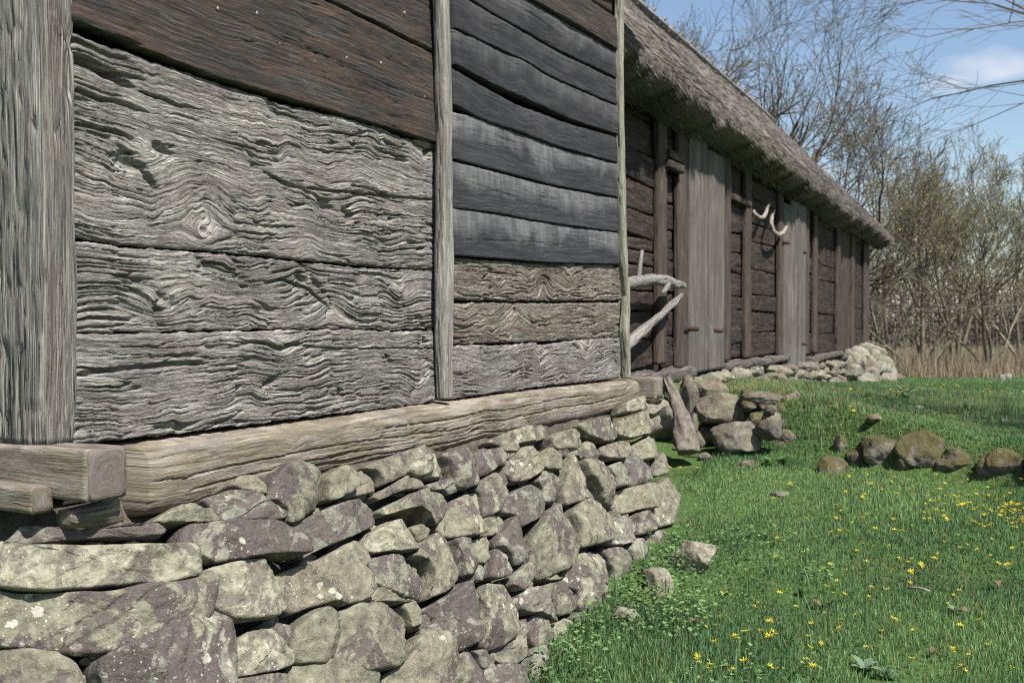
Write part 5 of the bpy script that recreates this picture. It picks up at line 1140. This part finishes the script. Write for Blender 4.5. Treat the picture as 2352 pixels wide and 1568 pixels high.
# ================================================================== grass, flowers, field
def dist_of(x, y): return (x - CAM[0]) * AX[0] + (y - CAM[1]) * AX[1]
def barn_out(x, y): return (x - B_O[0]) * B_N[0] + (y - B_O[1]) * B_N[1]
def blades(name, n, tmin, tmax, umin, umax, hfun, wfun, seed, colfun, keep, label, mat='grass', power=1.6, lean=0.45, simple_=False):
    rg = np.random.default_rng(seed)
    q = rg.uniform(0, 1, n); e = 2 - power
    t = (tmin ** e + q * (tmax ** e - tmin ** e)) ** (1 / e)
    u = rg.uniform(umin, umax, n)
    x = CAM[0] + t * (AX[0] + u * RT[0]); y = CAM[1] + t * (AX[1] + u * RT[1])
    k = keep(x, y, rg); x, y, t = x[k], y[k], t[k]; n = len(x); z = ground_h(x, y)
    hh = hfun(x, y, t, rg); ww = wfun(t, rg)
    az = rg.uniform(0, 6.283, n); sd = np.stack([np.cos(az), np.sin(az), np.zeros(n)], -1)
    la = rg.uniform(0, 6.283, n); ln = rg.uniform(0.05, 1.0, n) * lean
    ld = np.stack([np.cos(la) * ln, np.sin(la) * ln, np.zeros(n)], -1)
    b = np.stack([x, y, z - 0.01], -1); up = np.array([[0, 0, 1.0]])
    mid = b + up * (hh * 0.55)[:, None] + ld * (hh * 0.35)[:, None]; tip = b + up * (hh * (1 - 0.25 * ln))[:, None] + ld * hh[:, None]
    if simple_:
        c = colfun(x, y, rg); i = np.arange(n)
        o = mesh(name, np.concatenate([b + sd * ww[:, None], b - sd * ww[:, None], tip]), np.stack([i, i + n, i + 2 * n], -1), M[mat], None, cols=np.concatenate([c, c, c * 1.1]), origin=np.zeros(3), smooth=False)
        return tag(o, label, 'grass', None, 'stuff')
    V = np.concatenate([b + sd * ww[:, None], b - sd * ww[:, None], mid + sd * (ww * 0.8)[:, None], mid - sd * (ww * 0.8)[:, None], tip])
    i = np.arange(n); F4 = np.stack([i, i + n, i + 3 * n, i + 2 * n], -1); F3 = np.stack([i + 2 * n, i + 3 * n, i + 4 * n], -1)
    c = colfun(x, y, rg); cols = np.concatenate([c * 0.8, c * 0.8, c, c, c * 1.1])
    o = mesh(name, V, [F4, F3], M[mat], None, cols=cols, origin=np.zeros(3), smooth=False)
    return tag(o, label, 'grass', None, 'stuff')
def in_meadow(x, y, rg):
    ok = (found_d(x, y) > 0.36 + 0.03 * rg.normal(0, 1, len(x))) & ((barn_out(x, y) > 0.22) | (x > 27.2) | (x < 7.0))
    ok &= ~((x > 6.6) & (x < 9.3) & (y > -0.15))
    ok &= x < 29.0 + 1.5 * fbm2(y * 0.3, y * 0, 2, 5)
    bare = fbm2(x * 1.4, y * 1.4, 3, 21); e = 0.08
    sl = np.hypot(ground_h(x + e, y) - ground_h(x - e, y), ground_h(x, y + e) - ground_h(x, y - e)) / (2 * e)
    ok &= rg.uniform(0, 1, len(x)) > sstep(1.1, 2.0, sl) * 0.4
    return ok & (rg.uniform(0, 1, len(x)) > sstep(0.18, 0.55, bare) * 0.8 * (1 - sstep(0.3, 0.6, sl)))
def gcol(x, y, rg):
    n = len(x); p = fbm2(x * 0.8, y * 0.8, 3, 9)[:, None]; q = rg.uniform(0, 1, (n, 1)); bank = (sstep(8.2, 9.6, x) * (1 - sstep(14, 19, x)))[:, None]
    c = np.array([[0.108, 0.212, 0.086]]) * (0.50 + 0.85 * q) * (1 + 0.55 * p) + np.array([[0.06, 0.035, 0.006]]) * np.clip(p + 0.15, 0, 1)
    dry = rg.uniform(0, 1, (n, 1)) < (0.055 + 0.22 * bank * (1 + np.clip(2 * p, -0.8, 1.2)))
    return np.where(dry, np.array([[0.27, 0.22, 0.12]]) * (0.7 + 0.6 * q), c)
def gh(x, y, t, rg):
    p = vn2(x * 1.1, y * 1.1, 14); return rg.uniform(0.018, 0.050, len(x)) * (0.55 + 1.0 * p) * (1 + 0.02 * t)
blades('lawn_grass', 205000, 3.9, 10.0, -0.02, 0.60, gh, lambda t, rg: rg.uniform(0.0013, 0.0026, len(t)) * (0.75 + 0.10 * t), 31, gcol, in_meadow, 'short green meadow grass covering the near lawn', power=1.4)
blades('bank_grass', 190000, 9.3, 28.0, 0.10, 0.62, gh, lambda t, rg: rg.uniform(0.0018, 0.0032, len(t)) * (0.5 + 0.10 * t), 34, gcol, in_meadow, 'short green and straw-coloured grass of the bank and upper lawn', power=1.5, simple_=True)
blades('tall_grass', 5500, 3.9, 16.0, -0.02, 0.62, lambda x, y, t, rg: rg.uniform(0.10, 0.20, len(x)), lambda t, rg: rg.uniform(0.0018, 0.003, len(t)) * (0.7 + 0.1 * t), 32, lambda x, y, rg: np.array([[0.11, 0.20, 0.085]]) * rg.uniform(0.7, 1.3, (len(x), 1)),
       lambda x, y, rg: in_meadow(x, y, rg) & ((found_d(x, y) < 0.50) | (vn2(x * 2.3, y * 2.3, 77) > 0.72)), 'taller bluish grass tufts along the foundation and in the lawn', lean=0.35)
def in_field(x, y, rg): return (x > 28.0 + 1.5 * fbm2(y * 0.3, y * 0, 2, 5)) & ((barn_out(x, y) > -8) | (x > 28))
blades('dry_field_grass', 60000, 25.0, 62.0, -0.02, 0.66, lambda x, y, t, rg: rg.uniform(0.22, 0.62, len(x)) * (0.45 + 1.0 * vn2(x * 0.6, y * 0.6, 6)), lambda t, rg: rg.uniform(0.006, 0.011, len(t)), 33,
       lambda x, y, rg: np.array([[0.245, 0.200, 0.140]]) * rg.uniform(0.55, 1.25, (len(x), 1)), in_field, 'dry brown reeds and grass of the field behind the lawn', mat='straw', lean=0.4, simple_=True)
# leafy ground cover at the foot of the foundation
def ground_cover():
    rg = np.random.default_rng(55); n = 8000
    u = rg.uniform(0.0, 0.30, n); t = rg.uniform(4.2, 6.4, n)
    x = CAM[0] + t * (AX[0] + u * RT[0]); y = CAM[1] + t * (AX[1] + u * RT[1])
    dens = fbm2(x * 2.0, y * 2.0, 3, 41)
    k = (found_d(x, y) > 0.40) & (rg.uniform(-0.3, 0.6, n) < dens + 0.45 - 0.85 * (found_d(x, y) - 0.4)); x, y = x[k], y[k]; n = len(x)
    z = ground_h(x, y) + rg.uniform(0.02, 0.10, n)
    az = rg.uniform(0, 6.283, n); tl = rg.uniform(0.1, 0.7, n); s = rg.uniform(0.010, 0.023, n)
    fx = np.stack([np.cos(az) * np.cos(tl), np.sin(az) * np.cos(tl), np.sin(tl)], -1); sx = np.stack([-np.sin(az), np.cos(az), np.zeros(n)], -1)
    shp = np.array([(0, 0), (0.35, 0.28), (0.25, 0.75), (0.62, 0.35), (0.8, 0.5), (1.15, 0.0), (0.8, -0.5), (0.62, -0.35), (0.25, -0.75), (0.35, -0.28)])
    c = np.stack([x, y, z], -1); V = []
    for a, b in shp: V.append(c + fx * (s * a)[:, None] + sx * (s * b)[:, None])
    V = np.concatenate(V); i = np.arange(n); m = n
    tri = [(0, 9, 1), (1, 9, 7), (1, 7, 3), (1, 3, 2), (3, 7, 5), (3, 5, 4), (7, 6, 5), (9, 8, 7)]
    F = np.concatenate([np.stack([i + a * m, i + b * m, i + d * m], -1) for a, b, d in tri])
    col = np.array([[0.145, 0.232, 0.088]]) * rg.uniform(0.6, 1.4, (n, 1))
    o = mesh('leafy_ground_cover', V, F, M['leaf'], None, cols=np.tile(col, (len(shp), 1)), origin=np.zeros(3), smooth=False)
    tag(o, 'low lobed green leaves growing densely at the foot of the foundation', 'plants', None, 'stuff')
ground_cover()
# yellow wildflowers
def flower_mesh(seed, petals=9, r=0.021):
    rg = np.random.default_rng(seed); V = []; F = []; cols = []
    hz = 0.0
    for k in range(petals):
        a = k * 6.283 / petals + rg.normal(0, 0.08); w = 2.2 / petals; q = rg.uniform(0.8, 1.1); li = rg.uniform(0.15, 0.5)
        b = len(V)
        for rr, aa, zz in ((0.12, 0, 0.0), (0.62, -w * 0.5, li * 0.55), (1.0, 0, li), (0.62, w * 0.5, li * 0.55)):
            V.append((math.cos(a + aa) * rr * r * q, math.sin(a + aa) * rr * r * q, zz * r)); cols.append((0.80, 0.62, 0.03))
        F.append((b, b + 1, b + 2, b + 3))
    b = len(V)
    for k in range(6): V.append((math.cos(k * 1.047) * r * 0.25, math.sin(k * 1.047) * r * 0.25, r * 0.22)); cols.append((0.70, 0.45, 0.02))
    F6 = [(b, b + 1, b + 2, b + 3), (b, b + 3, b + 4, b + 5)]
    s = len(V)
    for zz in (0.0, -0.07):
        for k in range(3): V.append((math.cos(k * 2.094) * 0.0016, math.sin(k * 2.094) * 0.0016, zz)); cols.append((0.10, 0.17, 0.05))
    FS = [(s + k, s + (k + 1) % 3, s + 3 + (k + 1) % 3, s + 3 + k) for k in range(3)]
    o = mesh('yellow_flower', V, np.array(F + F6 + FS), M['petal'], None, cols=np.array(cols), origin=np.zeros(3), smooth=False)
    me = o.data; bpy.data.objects.remove(o); return me
FM = [flower_mesh(k, 7 + k % 4) for k in range(6)]
def place_flower(px, py, s, rg, label, grp, lift=0.05):
    g = on_ground(px, py + 4)
    if g is None or (found_d(g[0], g[1]) < 0.4 and g[0] < 7.2): return
    o = bpy.data.objects.new('yellow_flower', FM[int(rg.integers(6))]); COL.objects.link(o)
    o.location = (g[0], g[1], float(ground_h(g[0], g[1])) + lift * rg.uniform(0.85, 1.2)); o.scale = (s, s, 1.0 if s < 1 else s)
    o.rotation_euler = (rg.normal(0, 0.25) + 0.35 * TOSUN.y * -1 * 0.6, rg.normal(0, 0.25), rg.uniform(0, 6.28)); tag(o, label, 'flower', grp)
rg = np.random.default_rng(8)
L1, G1 = 'small yellow wildflower in the green lawn', 'scattered yellow flowers in the lawn'
L2_, G2 = 'small yellow wildflower in the dense drift near the right edge', 'dense drift of yellow flowers'
for k in range(120):
    x = 2352 + 40 - abs(rg.normal(0, 140)); y = 1140 + (x - 2060) * 0.19 + rg.normal(0, 14)
    place_flower(x, y, rg.uniform(0.55, 0.95), rg, L2_, G2)
zz = [(1995 + rg.uniform(-80, 380), rg.uniform(1090, 1350)) for _ in range(75)] + [(rg.uniform(1560, 2352), rg.uniform(1120, 1330)) for _ in range(30)] + [(rg.uniform(1600, 2380), rg.uniform(1330, 1570)) for _ in range(48)]
for x, y in zz: place_flower(x, y, rg.uniform(0.55, 1.05), rg, L1, G1)
near_f = [(1528, 1081), (1537, 1087), (1563, 1086), (1578, 1087), (1579, 1093), (1602, 1088), (1581, 1116), (1597, 1131), (1817, 1122), (1776, 1160), (2095, 1532), (2025, 1470), (2055, 1445), (1690, 1478), (1712, 1472), (1766, 1481), (1775, 1470), (1602, 1530), (1628, 1555), (1605, 1541), (1708, 1540), (1770, 1555), (1852, 1540), (1868, 1556), (1990, 1508), (1990, 1310), (2115, 1315), (2092, 1330), (1898, 1362), (1925, 1352), (1940, 1385)]
for x, y in near_f: place_flower(x, y, rg.uniform(0.95, 1.25), rg, L1, G1)
for x, y in [(2000, 929), (1952, 946), (1960, 957), (2190, 970), (1955, 908), (2046, 907), (1911, 946)]: place_flower(x, y, 1.3, rg, 'larger yellow dandelion on the grassy bank above the boulders', 'dandelions on the bank', 0.06)
for k in range(34): place_flower(rg.uniform(2040, 2352), rg.uniform(888, 915), rg.uniform(0.8, 1.2), rg, 'tiny yellow flower in the upper grass near the barn end', 'yellow flowers of the upper grass', 0.07)
def leaf_blade(n=7, l=0.09, w=0.022, droop=0.5):
    V = []; F = []
    for k in range(n):
        s = k / (n - 1); hw = w * math.sin(math.pi * min(0.98, s * 0.9 + 0.08)) ** 0.8; x = l * s; z = l * (0.75 * s - droop * s * s)
        V += [(x, -hw, z + hw * 0.25), (x, 0, z), (x, hw, z + hw * 0.25)]
    for k in range(n - 1):
        for j in (0, 1): F.append((k * 3 + j, k * 3 + j + 1, k * 3 + j + 4, k * 3 + j + 3))
    return np.array(V), np.array(F)
def weed(px, py, n, size, seed, label, col):
    g = on_ground(px, py); rg = np.random.default_rng(seed); Vs = []; Fs = []; cs = []; b = 0
    for k in range(n):
        V, F = leaf_blade(7, size * rg.uniform(0.7, 1.2), size * rg.uniform(0.2, 0.3), rg.uniform(0.3, 0.7)); a = k * 6.283 / n + rg.normal(0, 0.3); e = rg.uniform(0.0, 0.6)
        V = V @ np.array([[math.cos(e), 0, math.sin(e)], [0, 1, 0], [-math.sin(e), 0, math.cos(e)]]); ca, sa = math.cos(a), math.sin(a)
        V = np.stack([V[:, 0] * ca - V[:, 1] * sa, V[:, 0] * sa + V[:, 1] * ca, V[:, 2]], -1) + g + np.array([0, 0, 0.01])
        Vs.append(V); Fs.append(F + b); b += len(V); cs.append(np.tile(np.array([col]) * rg.uniform(0.75, 1.25), (len(V), 1)))
    tag(mesh('broadleaf_weed', np.concatenate(Vs), np.concatenate(Fs), M['leaf'], None, cols=np.concatenate(cs)), label, 'plant')
weed(1985, 1545, 6, 0.075, 1, 'blue-green broad-leaved weed at the bottom of the lawn', (0.15, 0.22, 0.14))
weed(2035, 1560, 5, 0.065, 2, 'smaller blue-green weed right of the bottom broad-leaved one', (0.15, 0.22, 0.14))
weed(1905, 1395, 9, 0.045, 3, 'dark leafy weed in the middle of the lawn', (0.08, 0.14, 0.06))
weed(2190, 1410, 8, 0.045, 4, 'pale leafy weed at the right of the lawn', (0.16, 0.24, 0.11))
weed(1840, 1370, 8, 0.045, 5, 'low dark weed left of the middle of the lawn', (0.07, 0.13, 0.05))
weed(2080, 915, 11, 0.13, 6, 'pale green dock plant in the upper grass before the barn corner', (0.16, 0.24, 0.12))
weed(2225, 945, 11, 0.11, 7, 'pale green dock plant in the upper grass near the right', (0.16, 0.24, 0.12))
weed(1800, 1065, 9, 0.08, 8, 'bright green nettle clump at the foot of the boulder pile', (0.12, 0.23, 0.07))
weed(1765, 1072, 8, 0.08, 9, 'nettle clump left of the bright one at the pile foot', (0.11, 0.21, 0.06))
weed(2255, 1085, 9, 0.08, 10, 'dark green leafy clump under the terrace boulders at the right', (0.08, 0.16, 0.06))
rg = np.random.default_rng(66)
for k, (px, py) in enumerate([(1858, 1396), (2205, 1412), (1660, 1370), (2150, 1508), (1585, 1445), (2290, 1350)]):
    V, F = leaf_blade(6, rg.uniform(0.04, 0.07), 0.018, 0.9); g = on_ground(px, py); a = rg.uniform(0, 6.28)
    V = np.stack([V[:, 0] * math.cos(a) - V[:, 1] * math.sin(a), V[:, 0] * math.sin(a) + V[:, 1] * math.cos(a), V[:, 2]], -1) + g + np.array([0, 0, 0.035])
    tag(mesh('dead_leaf', V, F, M['leaf'], None, cols=np.tile([[0.19, 0.125, 0.08]], (len(V), 1))), 'curled brown dead leaf lying in the lawn', 'leaf', 'dead leaves in the lawn')
# fallen pale stick in the grass
g0, g1 = on_ground(2085, 1372), on_ground(2135, 1380)
tag(beam('fallen_stick', [g0 + np.array([0, 0, 0.05]), (g0 + g1) / 2 + np.array([0, 0, 0.065]), g1 + np.array([0, 0, 0.05])], (0.006, 0.005), M['nail'], None, side=(0, 0, 1), n=8, step=0.02, sq=2, amp=0, wob=0.001), 'thin pale stick lying in the grass', 'stick')

# ================================================================== trees
def tube_set(lines):
    """lines: list of (points (k,3), radii (k,)) -> verts, quads"""
    Vs = []; Fs = []; b = 0
    groups = {}
    for P, r in lines: groups.setdefault((len(P), 5 if r[0] > 0.03 else 3), []).append((P, r))
    for (k, n), L in groups.items():
        P = np.array([a for a, _ in L]); R = np.array([c for _, c in L]); m = len(L)
        T = np.gradient(P, axis=1); T /= np.linalg.norm(T, axis=2)[..., None] + 1e-9
        ref = np.where(np.abs(T[..., 2:3]) > 0.9, np.array([1.0, 0, 0]), np.array([0, 0, 1.0])); S = np.cross(T, ref); S /= np.linalg.norm(S, axis=2)[..., None]; U = np.cross(T, S)
        th = np.arange(n) * 6.28319 / n
        V = P[:, :, None, :] + R[:, :, None, None] * (S[:, :, None, :] * np.cos(th)[None, None, :, None] + U[:, :, None, :] * np.sin(th)[None, None, :, None])
        f = grid_faces(k, n, wrap=True)[:, ::-1]; F = (b + np.arange(m)[:, None, None] * (k * n) + f[None]).reshape(-1, 4)
        Vs.append(V.reshape(-1, 3)); Fs.append(F); b += m * k * n
    return np.concatenate(Vs), np.concatenate(Fs)
def grow(rg, p, d, length, rad, level, maxl, out, tips, spread, kids, upw, wig, low=0.35):
    k = 7 if level < 2 else (5 if level == 2 else 3)
    P = [np.array(p)]; dirs = [d]; r = [rad]
    for i in range(k - 1):
        d = d + rg.normal(0, wig, 3) + np.array([0, 0, upw]); d = d / np.linalg.norm(d)
        P.append(P[-1] + d * length / (k - 1)); dirs.append(d); r.append(rad * (1 - (0.62 if level < maxl else 0.8) * (i + 1) / (k - 1)))
    out.append((level, np.array(P), np.array(r)))
    if level == maxl: tips.append((np.array(P[-1]), d)); tips.append((np.array(P[-2]), d)); return
    n = kids[level]
    for j in range(n):
        f = rg.uniform(0.25 if level else low, 1.0) if j else 1.0
        x = f * (k - 1); i = min(int(x), k - 2); q = P[i] + (P[i + 1] - P[i]) * (x - i); dd = dirs[min(i + 1, k - 1)]
        rn = rg.normal(0, 1, 3); rn = rn - dd * np.dot(rn, dd); rn /= np.linalg.norm(rn)
        an = rg.uniform(0.35, 1.0) * spread
        nd = dd * math.cos(an) + rn * math.sin(an)
        grow(rg, q, nd, length * rg.uniform(0.52, 0.80) * (1.05 - 0.35 * f), np.interp(x, range(k), r) * rg.uniform(0.5, 0.75), level + 1, maxl, out, tips, spread, kids, upw, wig)
def tree(name, label, base, stems, seed, kids, maxl=4, spread=0.9, upw=0.06, wig=0.13, bark='bark', leaf=None, leaf_n=1.0, leaf_s=0.03, group=None, minr=0.0035, cat='tree', low=0.35):
    rg = np.random.default_rng(seed); base = np.asarray(base, float)
    e = empty(name, base, label, cat, group)
    out = []; tips = []
    for (d, L, r) in stems: grow(rg, base + np.array([rg.normal(0, 0.05), rg.normal(0, 0.05), -0.1]), np.array(d, float) / np.linalg.norm(d), L, r, 0, maxl, out, tips, spread, kids, upw, wig, low)
    lo = [(P, np.maximum(r, minr)) for l, P, r in out if l == 0]; hi = [(P, np.maximum(r, minr)) for l, P, r in out if l > 0]
    V, F = tube_set(lo); mesh('trunk', V, F, M[bark], e)
    V, F = tube_set(hi); c = mesh('crown', V, F, M[bark], e)
    if leaf:
        pts = np.array([t[0] for t in tips]); m = int(len(pts) * leaf_n); idx = rg.integers(0, len(pts), m)
        q = pts[idx] + rg.normal(0, 0.05, (m, 3)); a = rg.normal(0, 1, (m, 3)); a /= np.linalg.norm(a, axis=1)[:, None]; b_ = np.cross(a, rg.normal(0, 1, (m, 3))); b_ /= np.linalg.norm(b_, axis=1)[:, None]
        s = leaf_s * rg.uniform(0.6, 1.3, m)[:, None]
        V = np.concatenate([q, q + a * s * 0.5 + b_ * s * 0.3, q + a * s, q + a * s * 0.5 - b_ * s * 0.3]); i = np.arange(m); F = np.stack([i, i + m, i + 2 * m, i + 3 * m], -1)
        col = np.asarray(leaf)[None] * rg.uniform(0.6, 1.35, (m, 1)); lf = mesh('leaves', V, F, M['leaf'], e, cols=np.tile(col, (4, 1)), smooth=False); lf['kind'] = 'stuff'
    return e
def gz(x, y, dz=0.0): return (x, y, float(ground_h(x, y)) + dz)
def at_px(px, t, dz=0.0):
    p = at_depth(px, 738, t); return gz(p[0], p[1], dz)
Rv = lambda r, f, u: tuple(RT * r + np.array([AX[0], AX[1], 0]) * f + np.array([0, 0, u]))
bud = (0.32, 0.29, 0.10); shr = (0.34, 0.335, 0.135)
tree('tree', 'large budding tree with dark forked limbs behind the thatched roof', at_px(1705, 32), [(Rv(0.05, 0, 1), 6.8, 0.26), (Rv(0.42, 0.1, 0.8), 6.6, 0.22), (Rv(-0.35, 0, 0.9), 6.6, 0.20), (Rv(0.62, -0.2, 0.6), 5.6, 0.17)], 3, [6, 6, 5, 4], 4, 0.95, 0.04, 0.13, 'bark', bud, 0.8, 0.055, minr=0.006)
tree('tree', 'taller budding tree further left behind the roof ridge', at_px(1600, 37), [(Rv(0, 0, 1), 8.0, 0.24), (Rv(0.3, 0, 1), 8.0, 0.16), (Rv(-0.3, 0.1, 0.9), 7.0, 0.16)], 4, [6, 6, 5, 4], 4, 0.9, 0.05, 0.13, 'bark', bud, 0.7, 0.06, minr=0.007)
tree('tree', 'slim budding tree right behind the far barn corner', at_px(1925, 34), [(Rv(0, 0, 1), 5.4, 0.11), (Rv(0.35, 0, 0.9), 5.0, 0.09), (Rv(-0.3, 0, 0.9), 4.8, 0.08)], 5, [6, 6, 5, 4], 4, 0.8, 0.06, 0.12, 'bark', bud, 0.8, 0.05, minr=0.006)
tree('willow_shrub', 'spreading multi-stemmed willow with crossing stems just right of the barn end', at_px(2120, 31.0), [(Rv(0.15, 0, 1), 3.6, 0.085), (Rv(-0.75, -0.1, 0.75), 2.6, 0.06), (Rv(0.8, 0, 0.8), 4.0, 0.08), (Rv(0.45, 0.2, 1), 4.0, 0.07), (Rv(-0.3, 0, 1), 3.4, 0.06)], 6, [6, 6, 5, 4], 4, 0.85, 0.06, 0.13, 'bark_pale', shr, 0.6, 0.06, minr=0.005)
tree('willow_shrub', 'dark low-branching shrub left of the right picture edge', at_px(2275, 32.0), [(Rv(-0.3, 0, 1), 3.4, 0.07), (Rv(0.4, 0, 0.9), 3.6, 0.07), (Rv(0.9, 0, 0.6), 3.0, 0.06), (Rv(-0.8, 0, 0.6), 2.8, 0.05)], 7, [6, 6, 5, 4], 4, 0.9, 0.05, 0.14, 'bark_pale', shr, 0.6, 0.06, minr=0.005)
tree('willow_shrub', 'pale twiggy shrub standing behind the multi-stemmed willow', at_px(2195, 37), [(Rv(0, 0, 1), 4.8, 0.09), (Rv(0.3, 0, 1), 4.6, 0.08), (Rv(-0.35, 0, 1), 4.2, 0.08)], 8, [6, 5, 5, 4], 4, 0.65, 0.07, 0.10, 'bark_pale', shr, 0.6, 0.07, minr=0.007)
tree('willow_shrub', 'twiggy shrub at the right picture edge behind the others', at_px(2345, 38), [(Rv(0, 0, 1), 4.2, 0.09), (Rv(0.4, 0, 1), 4.2, 0.08), (Rv(-0.4, 0, 1), 4.0, 0.08)], 9, [6, 5, 5, 4], 4, 0.7, 0.07, 0.11, 'bark_pale', shr, 0.6, 0.07, minr=0.007)
tree('willow_shrub', 'shrub half hidden behind the far barn corner', at_px(2040, 41), [(Rv(0, 0, 1), 4.0, 0.09), (Rv(0.4, 0, 0.9), 3.8, 0.08), (Rv(-0.4, 0, 0.9), 3.8, 0.08)], 10, [6, 5, 5, 4], 4, 0.8, 0.06, 0.12, 'bark_pale', shr, 0.6, 0.07, minr=0.007)
tree('tree', 'bare tree outside the right edge whose branches hang into the sky', at_px(3060, 17.0), [(Rv(-0.46, 0, 1), 7.0, 0.09), (Rv(-0.15, -0.1, 1.0), 6.6, 0.10), (Rv(0.5, 0, 1), 5.0, 0.14)], 24, [6, 5, 5, 5], 4, 0.85, -0.02, 0.12, 'bark', None, minr=0.003, low=0.82)
tree('tree', 'budding tree outside the right edge that shades the grassy bank', gz(8.6, -6.3), [(Rv(0.0, 0, 1), 4.6, 0.16), (Rv(0.3, 0.2, 1), 4.4, 0.12), (Rv(-0.25, -0.2, 1), 4.4, 0.12)], 31, [6, 5, 4, 3], 4, 0.95, 0.04, 0.13, 'bark', bud, 1.2, 0.07, minr=0.006, low=0.55)
# far wood along the horizon: one mass of stems and twigs
def far_wood():
    rg = np.random.default_rng(12); lines = []; lv = []
    for k in range(520):
        t = rg.uniform(62, 85); u = rg.uniform(0.02, 0.72); p = CAM + t * (AX + u * RT); z = float(ground_h(p[0], p[1])); h = rg.uniform(3.0, 5.6)
        b = np.array([p[0], p[1], z]); top = b + np.array([rg.normal(0, 0.5), rg.normal(0, 0.5), h]); lines.append((np.array([b, (b + top) / 2 + rg.normal(0, 0.1, 3), top]), np.array([0.07, 0.05, 0.015])))
        for j in range(13):
            f = rg.uniform(0.02, 1) ** 1.2; q = b + (top - b) * f; d = rg.normal(0, 1, 3); d[2] = abs(d[2]) * 0.7; d /= np.linalg.norm(d); l = rg.uniform(0.5, 1.4)
            lines.append((np.array([q, q + d * l * 0.5, q + d * l + np.array([0, 0, 0.1])]), np.array([0.05, 0.036, 0.022])))
    V, F = tube_set(lines); o = mesh('far_wood', V, F, M['bark'], None)
    tag(o, 'far grey-brown wood along the horizon behind the field', 'wood', None, 'stuff')
far_wood()
